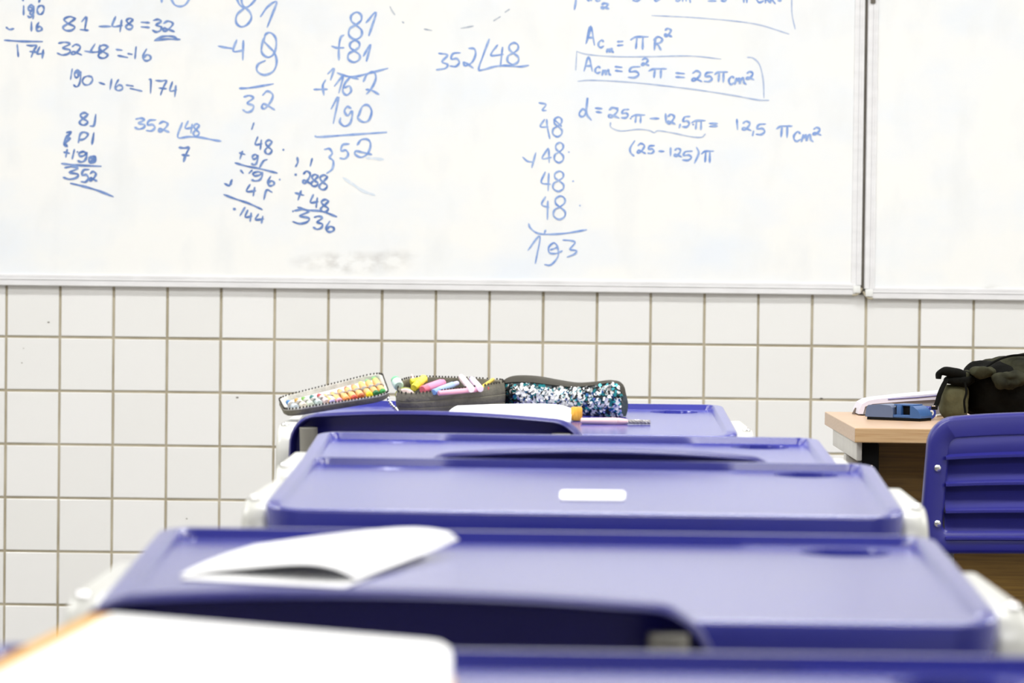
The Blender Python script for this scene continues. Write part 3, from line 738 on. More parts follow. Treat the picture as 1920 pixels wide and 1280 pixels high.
# ------------------------------------------------------------------ things on desk A
M['case_fabric'] = mat('grey_case_fabric', srgb(120, 116, 100), rough=0.75, noise_amt=.35, noise_scale=60, bump=.4, bump_scale=300)
M['case_rim'] = mat('case_rim_fabric', srgb(206, 204, 196), rough=0.8, noise_amt=.3, noise_scale=90, bump=.5, bump_scale=300)
M['case_in'] = mat('case_lining', srgb(250, 249, 246), rough=0.7, noise_amt=.05)
M['dark_in'] = mat('dark_lining', srgb(60, 58, 50), rough=0.8, noise_amt=.3)
M['zip'] = mat('zip_teeth', srgb(48, 44, 38), rough=0.5, noise_amt=.2)
M['band'] = mat('grey_elastic', srgb(168, 164, 158), rough=0.8, noise_amt=.2, noise_scale=80)

class Patch:
    def __init__(s, NL, NR, FR, FL): s.c = (NL, NR, FR, FL)
    def at(s, u, v, h=0.0):
        NL, NR, FR, FL = s.c
        p = NL*(1-u)*(1-v)+NR*u*(1-v)+FR*u*v+FL*(1-u)*v
        return p+s.n(u, v)*h
    def n(s, u, v):
        NL, NR, FR, FL = s.c
        du = (NR-NL)*(1-v)+(FR-FL)*v; dv = (FL-NL)*(1-u)+(FR-NR)*u
        return du.cross(dv).normalized()
def case_half(root, pt, depth, floor, fabric, rim, inn, r=.16, bottom=None, bulge=.0):
    iv_ = Matrix.Translation(-root.location)
    out = rrect(.5, .5, r, 7)
    def ring(k, h): return [pt.at(.5+x*k, .5+y*k, h) for (x, y) in out]
    bm = bmesh.new()
    if bottom is None:
        rings = [ring(.86, -depth), ring(.95, -depth*.92), ring(1.01, -depth*.55), ring(1.0, -.002), ring(1.0, 0)]
    else:
        rm = ring(1.0, 0); lo = [Vector((p.x, p.y, bottom(p.x, p.y)+.0015)) for p in ring(.98, -.01)]
        rings = [[Vector((q.x, q.y, q.z)) for q in lo]]
        for s in (.15, .3, .32, .36, .6, .62, .66, .95):
            b_ = bulge*math.sin(math.pi*s)-(0.0012 if s in (.32, .62) else 0)
            cc = sum(rm, Vector())/len(rm)
            rings.append([l.lerp(p, s)+Vector((p.x-cc.x, p.y-cc.y, 0)).normalized()*b_ for l, p in zip(lo, rm)])
        rings.append(rm)
    loft(bm, rings, cap1=False)
    bm.transform(iv_); sh = link('shell', bm, fabric, root)
    bm = bmesh.new(); loft(bm, [ring(1.0, 0), ring(.985, .0022), ring(.95, .0022), ring(.925, 0), ring(.92, -floor)], cap0=False, cap1=False); bm.transform(iv_); link('rim', bm, rim, root)
    bm = bmesh.new(); vs = [bm.verts.new(p) for p in ring(.92, -floor)]; bm.faces.new(vs); bm.transform(iv_); link('lining', bm, inn, root, smooth=False)
    # zip teeth standing on the rim
    bm = bmesh.new(); rr = ring(.995, .0015); acc = 0
    for i in range(len(rr)):
        p, q = rr[i], rr[(i+1) % len(rr)]; L = (q-p).length; n = max(1, int(L/.0052))
        for k in range(n):
            c_ = p.lerp(q, (k+.5)/n); d_ = (q-p).normalized(); up = Vector((0, 0, 1)); sd = d_.cross(up)
            vs = box(bm, -.0011, .0011, -.0009, .0009, 0, .0032)
            for v in vs: v.co = c_+d_*v.co.x+sd*v.co.y+up*v.co.z
    bm.transform(iv_); link('zip', bm, M['zip'], root, smooth=False)
def stick(name, label, cat, p, q, rad, spec, group=None, seg=12, lift=True):
    """spec: list of (t0, t1, radius factor 0, factor 1, material, part)"""
    t = thing(name, label, cat, p.lerp(q, .5), group=group); iv_ = Matrix.Translation(-t.location)
    for (t0, t1, f0, f1, m, part) in spec:
        bm = bmesh.new(); A, Bq = p.lerp(q, t0), p.lerp(q, t1); L = (Bq-A)
        e = min(.12*L.length, rad*.25)
        e0 = L.normalized()*e
        tube(bm, [A, A+e0, Bq-e0, Bq], rad, seg, radii=[rad*f0*.86, rad*f0, rad*f1, rad*f1*.86]); bm.transform(iv_); link(part, bm, m, t)
    return t
colm = {}
def cm(name, *rgb, **k):
    if name not in colm: colm[name] = mat('colour_'+name, srgb(*rgb), rough=k.get('rough', .4), noise_amt=.06)
    return colm[name]
# flap of the open pencil case with pencils in loops
lid = Patch(P(534, 772, 5.475), P(731, 741, 5.505), P(716, 699, 5.58), P(521, 748, 5.56))
t = thing('pencil_case_flap', 'open grey zip pencil case tray with loops of coloured pencils, leaning left', 'pencil case', lid.at(.5, .5, -.02))
t.name = 'pencil_case'
case_half(t, lid, .011, .006, M['case_fabric'], M['case_rim'], M['case_in'])
iv_ = Matrix.Translation(-t.location)
bm = bmesh.new()
for (v0, ua, ub, N) in ((.30, .42, .97, 24), (.26, .06, .42, 16)):
    for sgn in (0,):
        g_ = []
        for k in range(N*2+1):
            u = ua+(ub-ua)*k/(N*2); h = .0025+.0042*abs(math.sin(k*math.pi/6))
            vv = v0+(.16*(u-.4) if ua > .3 else 0); g_.append([lid.at(u-.02*(w_-.5), vv+w_*.07, h) for w_ in (0, 1)])
        sheet(bm, g_, .0006)
bm.transform(iv_); link('elastic_loops', bm, M['band'], t)
wood = cm('wood', 236, 186, 120)
pens = [(.955, 'green', (40, 150, 70), (120, 200, 120)), (.885, 'dark green', (20, 110, 60), (130, 190, 130)), (.82, 'yellow', (246, 222, 20), (232, 226, 110)), (.745, 'brown', (176, 84, 30), (196, 150, 120)),
        (.675, 'red', (206, 80, 60), (212, 90, 80)), (.605, 'orange', (228, 140, 70), (232, 140, 90)), (.53, 'pink', (226, 160, 190), (214, 160, 190)), (.46, 'lavender', (170, 160, 210), (172, 166, 206))]
for (u, nm, cn, cf) in pens:
    k_ = (u-.46)/.495; A = lid.at(min(.95, u), .06+.08*k_, .0002); Bq = lid.at(u-.045, .56+.29*k_, .0002)
    stick('colouring_pencil', f'short coloured pencil with {nm} ends in the open pencil case loops', 'pencil', A, Bq, .0056,
          [(0, .12, .92, 1, cm('n'+nm, *cn), 'tip'), (.12, .86, 1, 1, wood, 'body'), (.86, 1, .9, .7, cm('f'+nm, *cf), 'cap')], 'coloured pencils in the pencil case')
felt = [(.07, 'blue', (50, 120, 180)), (.15, 'ochre', (196, 150, 60)), (.215, 'light green', (110, 170, 70)), (.295, 'teal', (20, 110, 110)), (.365, 'dark red', (180, 60, 66)), (.425, 'white', (228, 226, 222))]
for (u, nm, cn) in felt:
    A = lid.at(u+.045, .14, .0003); Bq = lid.at(u, .62, .0003)
    stick('felt_pen', f'felt pen with {nm} cap at the left end of the open pencil case', 'pen', A, Bq, .0058,
          [(0, .50, 1, 1, cm('b'+nm, *[int(205+.15*(q-128)) for q in cn]), 'body'), (.50, .60, 1.06, 1.06, cm('ring', 226, 226, 222), 'ring'), (.60, 1, 1, .72, cm('k'+nm, *cn), 'cap')], 'felt pens in the pencil case')
# deep half
tub = Patch(P(741, 745, 5.62), P(948, 720, 5.70), P(940, 713, 5.79), P(752, 707, 5.72))
t = thing('pencil_pouch', 'deep olive grey zip pouch of the pencil case, full of bright markers', 'pencil case', P(840, 765, 5.66))
case_half(t, tub, .03, .014, M['case_fabric'], M['case_fabric'], M['dark_in'], r=.30, bottom=lambda x, y: desk_z('A', x, y), bulge=.003)
def tubstick(name, label, cat, pa, da, pb, db, rad, spec): return stick(name, label, cat, P(*pa, da), P(*pb, db), rad, spec, 'markers in the grey pouch')
pk, bl, ye = cm('pink', 240, 150, 185), cm('babyblue', 170, 195, 235), cm('yellow', 238, 226, 60)
tubstick('highlighter', 'fat pink highlighter lying across the middle of the grey pouch', 'marker', (792, 731), 5.655, (832, 717), 5.70, .0074, [(0, .22, 1, 1, cm('coral', 240, 120, 140), 'cap'), (.22, .9, 1.05, 1.05, pk, 'body'), (.9, 1, .9, .8, pk, 'end')])
tubstick('marker', 'pale blue marker in front of the pink highlighter', 'marker', (813, 735), 5.645, (858, 718), 5.70, .0052, [(0, .2, 1, 1, cm('skyblue', 140, 180, 230), 'cap'), (.2, .8, 1.1, 1.1, bl, 'body'), (.8, 1, .9, .8, cm('lilac', 200, 200, 235), 'end')])
tubstick('highlighter', 'yellow highlighter standing up at the left of the pouch', 'marker', (776, 727), 5.66, (796, 708), 5.69, .0066, [(0, .4, 1, 1, ye, 'cap'), (.4, 1, 1.05, 1, cm('lemon', 244, 236, 90), 'body')])
tubstick('highlighter', 'second yellow highlighter lying behind the first one in the pouch', 'marker', (770, 716), 5.70, (800, 711), 5.71, .0056, [(0, .3, 1, 1, ye, 'cap'), (.3, 1, 1, 1, ye, 'body')])
tubstick('glue_stick', 'pale green and white glue stick at the left rim of the pouch', 'glue', (748, 724), 5.665, (741, 712), 5.69, .0085, [(0, .75, 1, 1, cm('mint', 205, 232, 215), 'body'), (.75, 1, .95, .9, cm('green2', 120, 200, 150), 'cap')])
tubstick('marker', 'white and pink marker leaning on the back rim of the pouch', 'marker', (884, 730), 5.66, (864, 706), 5.75, .0060, [(0, .8, 1, 1, cm('palepink', 246, 226, 232), 'body'), (.8, 1, .95, .8, cm('palepink', 246, 226, 232), 'cap')])
tubstick('marker', 'lilac marker to the right of the white and pink one', 'marker', (901, 729), 5.665, (884, 710), 5.74, .0056, [(0, .8, 1, 1, cm('lilac2', 232, 214, 238), 'body'), (.8, 1, .95, .8, cm('lilac3', 210, 200, 236), 'cap')])
tubstick('pencil', 'thin yellow pencil leaning out at the right end of the pouch', 'pencil', (903, 726), 5.68, (925, 711), 5.76, .0030, [(0, .85, 1, 1, cm('ochre2', 226, 200, 70), 'body'), (.85, 1, 1.15, 1, cm('ochre3', 220, 190, 100), 'ferrule')])
tubstick('pen', 'long pink pen lying low along the front rim of the pouch', 'pen', (822, 737), 5.64, (905, 729), 5.68, .0042, [(0, .85, 1, 1, cm('rose', 238, 170, 190), 'body'), (.85, 1, .9, .8, cm('red2', 220, 80, 80), 'cap')])
tubstick('pen', 'short red-capped pen at the right end of the pouch', 'pen', (913, 728), 5.69, (921, 727), 5.73, .0036, [(0, .5, 1, 1, cm('red2', 220, 80, 80), 'cap'), (.5, 1, 1, .9, cm('rose', 238, 170, 190), 'body')])
tubstick('pencil', 'pale pink pencil sticking up behind the yellow highlighters', 'pencil', (775, 718), 5.71, (772, 701), 5.73, .0034, [(0, .6, 1, 1, cm('rose3', 240, 200, 196), 'body'), (.6, 1, 1, .2, cm('rose4', 236, 196, 190), 'point')])
# round eraser with green edge peeping over the front rim
t = thing('eraser', 'pale pink dome eraser with olive green edge at the front of the pouch', 'eraser', P(760, 741, 5.63), group='markers in the grey pouch'); iv_ = Matrix.Translation(-t.location)
c0 = P(760, 740, 5.662)
for (nm, rx, rz_, y0, y1, m) in (('edge', .0172, .0125, 0, .006, cm('olive', 150, 160, 60)), ('face', .0155, .0108, -.004, .001, cm('blush', 246, 222, 220))):
    bm = bmesh.new()
    loft(bm, [[c0+Vector((rx*s*math.cos(an), y, rz_*s*math.sin(an))) for an in [2*math.pi*k/24 for k in range(24)]] for (s, y) in ((.85, y0), (1, y0+.0015), (1, y1-.001), (.9, y1))]); bm.transform(iv_); link(nm, bm, m, t)
# zip pull chain
t = thing('zip_pull_chain', 'silver zip pull chain hanging between the two halves of the pencil case', 'chain', P(735, 755, 5.60)); iv_ = Matrix.Translation(-t.location)
path = catmull([P(727, 738, 5.61), P(729, 750, 5.600), P(735, 760, 5.595), P(743, 768, 5.59), P(748, 775, 5.585)], 5)
for i, p in enumerate(path):
    if i % 2 == 0:
        bm = bmesh.new(); sphere(bm, p, .0026, (1.1, .8, 1.3), 8); bm.transform(iv_); link('link', bm, M['chrome'], t)

# sequin pencil case
t = thing('sequin_pencil_case', 'pencil case of silver and teal sequins with dark zip band', 'pencil case', P(1060, 770, 5.70))
iv_ = Matrix.Translation(-t.location)
NS = 28
tops = catmull([(946, 722, 0), (953, 709, 0), (975, 704.5, 0), (1010, 706, 0), (1050, 713, 0), (1085, 718, 0), (1120, 716, 0), (1148, 713.5, 0), (1164, 722, 0), (1171, 742, 0)], 6)
def top_at(px):
    for A, Bq in zip(tops, tops[1:]):
        if A.x <= px <= Bq.x: return A.y+(Bq.y-A.y)*(px-A.x)/max(1e-6, Bq.x-A.x)
    return tops[0].y if px < tops[0].x else tops[-1].y
def seq_section(s):
    px = 947+224*s; d = 5.766-.112*s
    topp = P(px, top_at(px), d); zb_ = desk_z('A', topp.x, topp.y)+.001
    H = topp.z-zb_; e = min(s, 1-s); wid = .026*(1-max(0, 1-e/.10)**2*.55)
    return topp, zb_, H, wid
ax = (P(1171, 760, 5.635)-P(947, 760, 5.765)); ax.z = 0; ax.normalize(); fr = Vector((ax.y, -ax.x, 0))   # towards the viewer
def seq_pt(s, an):
    """an 0 at the ridge, 1 at the bottom of the front, -1 bottom at the rear"""
    topp, zb_, H, wid = seq_section(s)
    k = abs(an); bul = wid*(math.sin(min(1, k)*math.pi*.86+.14)**.7 if k > .0 else .0)
    z = zb_+H*(1-k**1.15)
    return Vector((topp.x, topp.y, z))+fr*(bul*(1 if an >= 0 else -1))
bm = bmesh.new(); rg = []
for i in range(NS+1):
    s = i/NS; rg.append([seq_pt(s, -1+2*k/22) for k in range(23)])
loft(bm, rg); bm.transform(iv_); M['seq_base'] = mat('sequin_backing', srgb(58, 70, 74), rough=.7, noise_amt=.4, noise_scale=80, bump=.5)
link('body', bm, M['seq_base'], t)
bm = bmesh.new(); rg = []
for i in range(NS*2+1):
    s = i/(NS*2); a_ = .34-.16*s-(.14*(s-.85)/.15 if s > .85 else 0)
    rg.append([seq_pt(s, k*a_/4*.75)+Vector((0, 0, .0012))+fr*(.0016*(1 if k >= 0 else -1)) for k in range(-4, 5)])
loft(bm, rg, closed=False); bm.transform(iv_); M['band_dark'] = mat('dark_zip_band', srgb(52, 48, 36), rough=.6, noise_amt=.3, noise_scale=40, bump=.2)
link('zip_band', bm, M['band_dark'], t)
seqm = [mat('sequin_silver', (.85, .87, .88), rough=.22, metal=1, noise_amt=.05), mat('sequin_white', (.9, .92, .93), rough=.35, noise_amt=.03), mat('sequin_teal', srgb(40, 140, 150), rough=.3, metal=.6, noise_amt=.2),
        mat('sequin_blue', srgb(40, 90, 150), rough=.3, metal=.6, noise_amt=.2), mat('sequin_black', srgb(26, 30, 34), rough=.3, noise_amt=.2)]
bm = bmesh.new(); rs = random.Random(5)
for q in range(900):
    s = rs.uniform(.02, 1.0); an = rs.uniform(.30-.16*s-(.1 if s > .9 else 0), .98)
    p = seq_pt(s, an); du = (seq_pt(min(1, s+.02), an)-seq_pt(max(0, s-.02), an)); dv = seq_pt(s, min(1, an+.03))-seq_pt(s, an-.03)
    n = du.cross(dv).normalized()
    if n.dot(fr) < 0: n = -n
    n = (n+Vector((rs.gauss(0, .33), rs.gauss(0, .33), rs.gauss(.10, .33)))).normalized()
    x_, y_ = frame_axes(n); rad = rs.uniform(.0026, .0040)
    blob = math.exp(-(((s-.76)/.12)**2+((an-.68)/.22)**2)); tealz = .25+.5*max(0, s-.6)*2
    if rs.random() < blob*.95: mi = rs.choice((3, 3, 2, 4))
    elif s < .16: mi = rs.choice((4, 4, 0, 2))
    elif an < .36: mi = rs.choice((2, 0, 1, 4))
    elif rs.random() < tealz*.55: mi = rs.choice((2, 2, 3, 4))
    else: mi = rs.choice((0, 1, 1, 1, 1))
    vs = [bm.verts.new(p+n*.0014+x_*(rad*math.cos(2*math.pi*k/9))+y_*(rad*math.sin(2*math.pi*k/9))) for k in range(9)]
    f = bm.faces.new(vs); f.material_index = mi
bm.transform(iv_); sq = link('sequins', bm, seqm, t, smooth=False); sq['kind'] = 'stuff'

# notebook, ribbed orange piece and pink pen in front
bm = bmesh.new()
edge_n = catmull([on_desk('A', 832, 782, .010), on_desk('A', 950, 788, .009), on_desk('A', 1052, 791, .007), on_desk('A', 1070, 788, .006)], 6)
edge_f = catmull([on_desk('A', 858, 760, .017), on_desk('A', 950, 757, .019), on_desk('A', 1040, 757.5, .018), on_desk('A', 1074, 766, .012)], 6)
cols = list(zip(edge_n, edge_f)); top = [[n_.lerp(f_, v/8)+Vector((0, 0, .003*math.sin(math.pi*v/8))) for n_, f_ in cols] for v in range(9)]
tv = [[bm.verts.new(p) for p in r_] for r_ in top]; lv = [[bm.verts.new((p.x, p.y, desk_z('A', p.x, p.y)+.0012)) for p in r_] for r_ in top]
nr, nc = len(top), len(top[0])
for i in range(nr-1):
    for j in range(nc-1):
        bm.faces.new((tv[i][j], tv[i][j+1], tv[i+1][j+1], tv[i+1][j])); bm.faces.new((lv[i][j], lv[i+1][j], lv[i+1][j+1], lv[i][j+1]))
ring = [(0, j) for j in range(nc)]+[(i, nc-1) for i in range(1, nr)]+[(nr-1, j) for j in range(nc-2, -1, -1)]+[(i, 0) for i in range(nr-2, 0, -1)]
for q in range(len(ring)):
    (i, j), (k, l) = ring[q], ring[(q+1) % len(ring)]; bm.faces.new((tv[i][j], lv[i][j], lv[k][l], tv[k][l]))
nb = link('notepad', bm, M['paper']); tag(nb, 'white pad of paper lying in front of the pencil cases', 'paper')
c0 = on_desk('A', 1081, 789, .0)+Vector((0, 0, .0))
bm = bmesh.new(); rg = []
for (h, s) in ((.001, .88), (.003, 1), (.012, 1.04), (.021, 1), (.023, .86)):
    rg.append([c0+Vector((math.cos(an)*.0088*s*(1+.05*math.cos(12*an)), math.sin(an)*.0088*s*(1+.05*math.cos(12*an)), h)) for an in [2*math.pi*k/48 for k in range(48)]])
loft(bm, rg); o = link('pencil_sharpener', bm, mat('amber_plastic', srgb(242, 188, 70), rough=.35, noise_amt=.25, noise_scale=60, col2=srgb(226, 158, 44))); tag(o, 'small ribbed amber piece standing at the right end of the white pad', 'sharpener')
o.name = 'sharpener'
A, Bq = on_desk('A', 1089, 788.5, .0055), on_desk('A', 1219, 791, .004)
t = stick('pen', 'pale pink pen with twisted clear tip on the desk with the pencil cases', 'pen', A, Bq, .0062,
      [(0, .52, .75, 1, cm('penpink', 240, 205, 205), 'barrel'), (.52, .68, 1, .62, cm('penpink2', 236, 196, 196), 'grip')])
iv_ = Matrix.Translation(-t.location)
bm = bmesh.new()
for ph in range(4):
    tube(bm, [A.lerp(Bq, .66+.34*k/20)+Vector((0, .0022*math.cos(k*.5+ph*math.pi/2), .0022*math.sin(k*.5+ph*math.pi/2))) for k in range(21)], .0017, 6)
bm.transform(iv_); link('twisted_tip', bm, mat('clear_grey', srgb(176, 172, 168), rough=.2, noise_amt=.3, noise_scale=200), t)

# ------------------------------------------------------------------ teacher's table
ZT_ = 0.75
TX0 = P(1603, 802, 6.07).x; TY0, TY1, TX1 = 6.07, 6.71, TX0+1.30
t = thing('teacher_table', 'light wood teacher table with brown front panel at the right', 'table', ((TX0+TX1)/2, (TY0+TY1)/2, 0)); iv_ = Matrix.Translation(-t.location)
def tl(name, bm, m, **k):
    bm.transform(iv_); return link(name, bm, m, t, **k)
M['beech'] = mat('beech_laminate', srgb(200, 170, 140), rough=.32, noise_amt=.3, noise_scale=12, stretch=(1, 14, 20), col2=srgb(184, 148, 112))
M['beech_edge'] = mat('beech_edge', srgb(200, 168, 128), rough=.45, noise_amt=.4, noise_scale=10, stretch=(1, 10, 40), col2=srgb(176, 138, 94))
M['brown_wood'] = mat('brown_wood_panel', srgb(112, 84, 30), rough=.45, noise_amt=.5, noise_scale=9, stretch=(1, 6, 24), col2=srgb(86, 62, 18))
bm = bmesh.new(); box(bm, TX0, TX1, TY0, TY1, ZT_-.026, ZT_, .0015)
for f in bm.faces:
    f.material_index = 1 if f.normal.y < -.5 else 0
tl('tabletop', bm, [M['beech'], M['beech_edge']], smooth=False)
M['pale_metal'] = mat('pale_grey_metal', srgb(214, 212, 206), rough=.4, noise_amt=.08)
for s, x in ((1, TX0+.006), (-1, TX1-.046)):
    xb = x if s == 1 else x+.03
    bm = bmesh.new(); box(bm, xb, xb+.010, TY0+.03, TY1-.12, ZT_-.026-.034, ZT_-.0265, .002); tl('side_beam', bm, M['pale_metal'])
    bm = bmesh.new(); box(bm, x+.004, x+.036, TY0+.29, TY0+.33, .03, ZT_-.062, .004); tl('leg', bm, M['pale_metal'])
    bm = bmesh.new(); box(bm, x, x+.04, TY0+.03, TY1-.06, 0, .03, .006); tl('foot', bm, M['pale_metal'])
bm = bmesh.new(); box(bm, TX0+.05, TX1-.05, TY0+.13, TY0+.15, .12, ZT_-.0265, .001); tl('front_panel', bm, M['brown_wood'], smooth=False)
for x in (TX0+.017, TX1-.047):
    bm = bmesh.new(); box(bm, x, x+.032, TY0+.05, TY0+.13, ZT_-.056-.03, ZT_-.0265, .006); sphere(bm, (x+.018, TY0+.049, ZT_-.070), .003, seg=8, mi=1); tl('corner_bracket', bm, [M['black'], M['chrome']])

TNZ = Vector((0, 0, 1))
def on_table(px, py, h=0.0): return on_plane(px, py, Vector((0, 0, ZT_+h)), TNZ)
# board eraser
p0, p1 = on_table(1623, 786), on_table(1727, 790); L = (p1-p0).length
t = thing('board_eraser', 'blue grey whiteboard eraser with black felt base on the teacher table', 'eraser', (p0+p1)/2, math.atan2((p1-p0).y, (p1-p0).x))
hl = L/2
M['eraser_grey'] = mat('slate_blue_plastic', srgb(92, 106, 136), rough=.4, noise_amt=.1); M['eraser_blue'] = mat('blue_plastic', srgb(54, 92, 146), rough=.35, noise_amt=.1)
bm = bmesh.new(); box(bm, -hl+.003, hl-.002, -.001, .05, 0, .0055, .001); link('felt_base', bm, M['black'], t)
prof = [(-hl, .0055), (-hl+.002, .022), (-hl+.006, .0275), (-hl+.03, .0295), (-.007, .028), (-.002, .024), (.0, .018), (.0, .0055)]
bm = bmesh.new(); loft(bm, [[Vector((x, y, z)) for (x, z) in prof] for y in (-.002, .0, .05)]); link('left_housing', bm, M['eraser_grey'], t, auto=30)
bm = bmesh.new(); box(bm, 0, hl, -.001, .05, .0055, .011, .001); box(bm, .0058, .0150, .001, .05, .0105, .0285, .001)
box(bm, -.002, hl-.02, .006, .05, .0275, .0305, .001); link('marker_cradle', bm, M['eraser_blue'], t)
prof = [(hl-.022, .0055), (hl-.022, .0285), (hl-.016, .0275), (hl-.007, .021), (hl-.001, .013), (hl, .0055)]
bm = bmesh.new(); loft(bm, [[Vector((x, y, z)) for (x, z) in prof] for y in (-.002, 0, .05)]); link('right_housing', bm, M['eraser_blue'], t, auto=30)
bm = bmesh.new(); box(bm, -.001, hl-.021, .012, .048, .0108, .0272, .001); link('slot_shade', bm, M['black'], t)  # solid black block, shade of the marker slots given by colour
# blue marker lying end-on
pe = on_table(1746, 786.5, 0); rad = .0122
e = Vector((pe.x, pe.y, ZT_+rad+.0005)); d_ = Vector((-.52, .85, 0)).normalized()
t = thing('whiteboard_marker', 'blue whiteboard marker lying with its white ringed end towards the camera', 'marker', e+d_*.03); iv_ = Matrix.Translation(-t.location)
dk = cm('markerblue', 40, 60, 150); 
bm = bmesh.new(); tube(bm, [e, e+d_*.002, e+d_*.05], rad, 24, radii=[rad*.93, rad, rad]); bm.transform(iv_); link('cap', bm, dk, t)
bm = bmesh.new(); tube(bm, [e+d_*.05, e+d_*.095, e+d_*.10], rad*.9, 24, radii=[rad*.9, rad*.9, rad*.8]); bm.transform(iv_); link('barrel', bm, cm('markerblue2', 110, 140, 200), t)
bm = bmesh.new(); tube(bm, [e-d_*.0006, e+d_*.001], rad*.45, 20); bm.transform(iv_); link('end_ring', bm, M['cap_white'], t)
bm = bmesh.new(); tube(bm, [e-d_*.001, e+d_*.0005], rad*.17, 14); bm.transform(iv_); link('end_hole', bm, M['gap_brown'], t)
# long pale wedge-shaped case behind
t = thing('pale_case', 'long pale lilac wedge-shaped hard case behind the board eraser', 'case', on_table(1700, 772)); t.name = 'hard_case'; iv_ = Matrix.Translation(-t.location)
dd = 6.56
M['lilac'] = mat('pale_lilac_plastic', srgb(222, 218, 232), rough=.3, noise_amt=.05); M['lilac_grey'] = mat('lilac_grey_plastic', srgb(150, 146, 150), rough=.45, noise_amt=.08)
def wedge(pix, y0, y1, name, m, auto=30):
    bm = bmesh.new(); rg = []
    for y, s in ((y0, 0), (y0+.002, .0), (y1, .0)):
        rg.append([Vector((p.x, y, max(p.z, ZT_+.0008))) for p in [P(px, py, dd) for (px, py) in pix]])
    loft(bm, rg); bm.transform(iv_); return link(name, bm, m, t, auto=auto)
wedge([(1609, 776), (1611, 768), (1617, 757), (1628, 751), (1644, 748), (1700, 742), (1770, 736), (1779, 735.5), (1779, 747.5), (1770, 748), (1700, 752), (1636, 757), (1622, 762), (1618, 776)], dd-.002, dd+.12, 'lid', M['lilac'])
wedge([(1616, 777), (1622, 761), (1640, 756), (1700, 751.5), (1774, 747.5), (1775, 777)], dd+.003, dd+.115, 'base', M['lilac_grey'])
bm = bmesh.new(); tube(bm, [P(1665, 748.5, dd-.0025), P(1720, 745, dd-.0025), P(1772, 740, dd-.0025)], .0012, 8); bm.transform(iv_); link('groove', bm, cm('groove', 96, 90, 140), t)
# brown crumb
c0 = on_table(1604, 776)
bm = bmesh.new(); vs = bmesh.ops.create_cone(bm, cap_ends=True, segments=5, radius1=.0072, radius2=.0012, depth=.012)['verts']
for v in vs: v.co = Vector((c0.x+v.co.x, c0.y+v.co.y, ZT_+.0062+v.co.z))
o = link('eraser_stub', bm, mat('brown_rubber', srgb(112, 96, 84), rough=.7, noise_amt=.3), smooth=False); tag(o, 'tiny brown pyramid-shaped stub at the left end of the teacher table', 'eraser')
# thin white pen lying before the bag
A, Bq = on_table(1755, 779, .003), on_table(1782, 776, .003)
stick('pen', 'thin white pen lying between the blue marker and the black backpack', 'pen', A, Bq, .0022, [(0, .8, 1, 1, M['cap_white'], 'barrel'), (.8, 1, 1, .5, cm('pengrey', 90, 90, 90), 'tip')])

# ------------------------------------------------------------------ backpack
t = thing('backpack', 'crumpled black and olive backpack lying on the teacher table', 'backpack', on_table(1860, 778)); iv_ = Matrix.Translation(-t.location)
M['bag_black'] = mat('black_nylon', srgb(12, 12, 9), rough=.8, spec=.08, noise_amt=.5, noise_scale=30, bump=.5, bump_scale=120)
M['bag_olive'] = mat('olive_canvas', srgb(88, 86, 62), rough=.8, spec=.1, noise_amt=.4, noise_scale=40, bump=.5, bump_scale=150)
M['bag_dark_olive'] = mat('dark_olive_canvas', srgb(52, 52, 37), rough=.8, spec=.1, noise_amt=.6, noise_scale=25, col2=srgb(20, 20, 15), bump=.5, bump_scale=120)
def blob(name, ctr, half, m, amp=.008, fr_=14, sq=.7, flat_to=None, seed=0, sub=5, parent=None):
    bm = bmesh.new(); bmesh.ops.create_icosphere(bm, subdivisions=sub, radius=1)
    for v in bm.verts:
        q = v.co.copy(); s = Vector([math.copysign(abs(k)**sq, k) for k in q])
        p = Vector((ctr.x+s.x*half[0], ctr.y+s.y*half[1], ctr.z+s.z*half[2]))
        nz_ = noise.noise(p*fr_+Vector((seed, 0, 0)))+.5*noise.noise(p*fr_*2.3+Vector((0, seed, 3)))
        rid = 1-abs(noise.noise(p*fr_*1.3+Vector((seed*2, 5, 1))))
        p += q*(amp*nz_+amp*.8*(rid-.7))
        if flat_to is not None: p.z = max(p.z, flat_to)
        v.co = p
    bm.transform(iv_); return link(name, bm, m, parent or t, auto=180)
by = 6.46
cB = P(1925, 735, by); blob('main_bag', Vector((cB.x+.012, by+.06, ZT_+.052)), (.132, .10, .060), M['bag_black'], .010, 16, .66, ZT_+.0008, 1)
cU = P(1915, 700, by); blob('top_flap', Vector((cU.x+.028, by+.05, ZT_+.079)), (.122, .085, .045), M['bag_dark_olive'], .007, 20, 1.0, ZT_+.02, 4)
cP = P(1791, 748, by-.03); blob('side_pocket', Vector((cP.x+.001, by-.005, ZT_+.033)), (.0265, .04, .0345), M['bag_olive'], .003, 30, .62, ZT_+.0008, 9)
# zip piping and folds on the pocket
bm = bmesh.new(); tube(bm, catmull([P(1809, 716, by-.055), P(1812, 735, by-.06), P(1808, 752, by-.062), P(1810, 774, by-.06)], 6), .0022, 8); bm.transform(iv_); link('piping', bm, M['bag_black'], t)
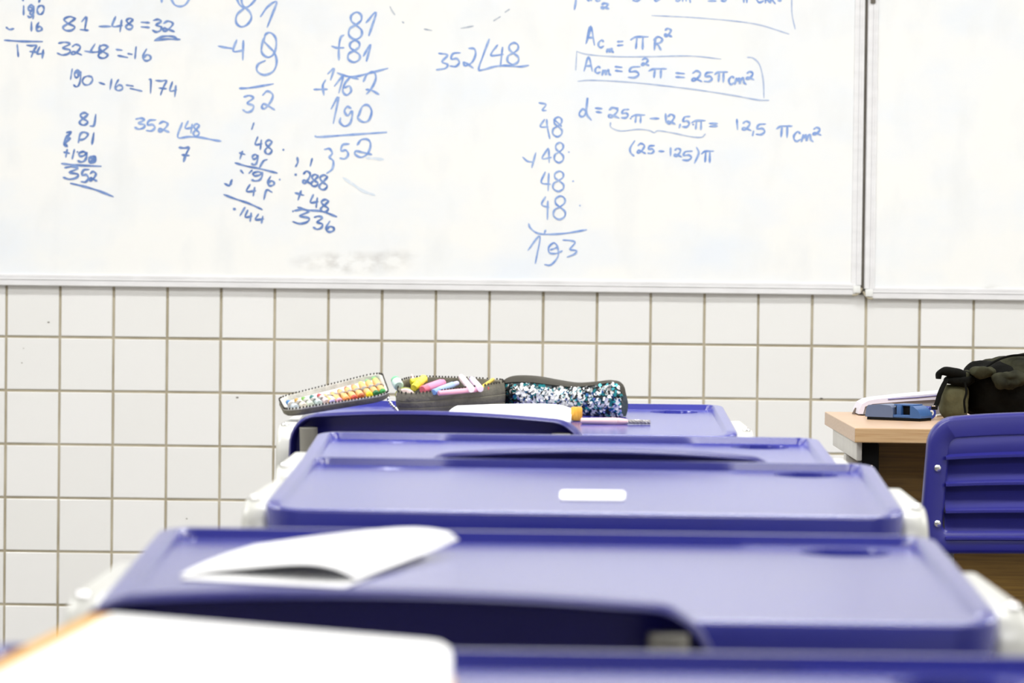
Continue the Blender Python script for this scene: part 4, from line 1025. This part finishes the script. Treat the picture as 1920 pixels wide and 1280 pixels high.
# compression strap and buckle hooked out to the left
bm = bmesh.new(); rg = []
pts = catmull([P(1822, 712, by-.02), P(1800, 703, by-.03), P(1784, 698, by-.035), P(1770, 697, by-.035), P(1761, 701, by-.03), P(1760, 710, by-.03)], 6)
for i, p in enumerate(pts):
    k = i/len(pts); h = .016*(1-k)+.0085; 
    tdir = (pts[min(i+1, len(pts)-1)]-pts[max(i-1, 0)]).normalized(); nn = Vector((-tdir.z, 0, tdir.x))
    rg.append([p+nn*(h*math.cos(an)*.55+.0016*noise.noise(p*60))+Vector((0, .014*math.sin(an), 0)) for an in [2*math.pi*q/14 for q in range(14)]])
loft(bm, rg); bm.transform(iv_); link('carry_handle', bm, M['bag_black'], t, auto=180)
blob('pocket_flap', P(1799, 713, by-.02), (.028, .03, .011), M['bag_black'], .006, 40, .85, None, 12, 4)
blob('handle_fold', P(1806, 706, by-.02), (.016, .02, .010), M['bag_dark_olive'], .006, 45, .8, None, 6, 4)
blob('flap_fold', P(1842, 697, by-.04), (.022, .02, .010), M['bag_dark_olive'], .006, 40, .8, None, 16, 4)
blob('front_fold', P(1895, 712, by-.055), (.030, .02, .014), M['bag_dark_olive'], .010, 30, .8, None, 26, 4)
bm = bmesh.new(); tube(bm, catmull([P(1778, 708, by-.035), P(1770, 720, by-.045), P(1762, 738, by-.055), P(1758, 752, by-.06), P(1754, 762, by-.062)], 6), .0048, 10, flat=(1.1, .7)); bm.transform(iv_); sp = link('strap', bm, M['bag_black'], t)
bm = bmesh.new(); pb = P(1752, 763, by-.064); box(bm, pb.x-.006, pb.x+.006, pb.y-.003, pb.y+.003, pb.z-.005, pb.z+.004, .0015); box(bm, pb.x-.0055, pb.x+.0015, pb.y-.004, pb.y+.001, pb.z+.001, pb.z+.0035, .0005, mi=1); bm.transform(iv_); link('buckle', bm, [M['black'], M['chrome']], t)
bm = bmesh.new(); tube(bm, catmull([P(1848, 689, by-.035), P(1868, 676, by-.02), P(1895, 667, by-.005), P(1930, 665, by)], 6), .0022, 8); bm.transform(iv_); link('piping', bm, M['bag_black'], t)
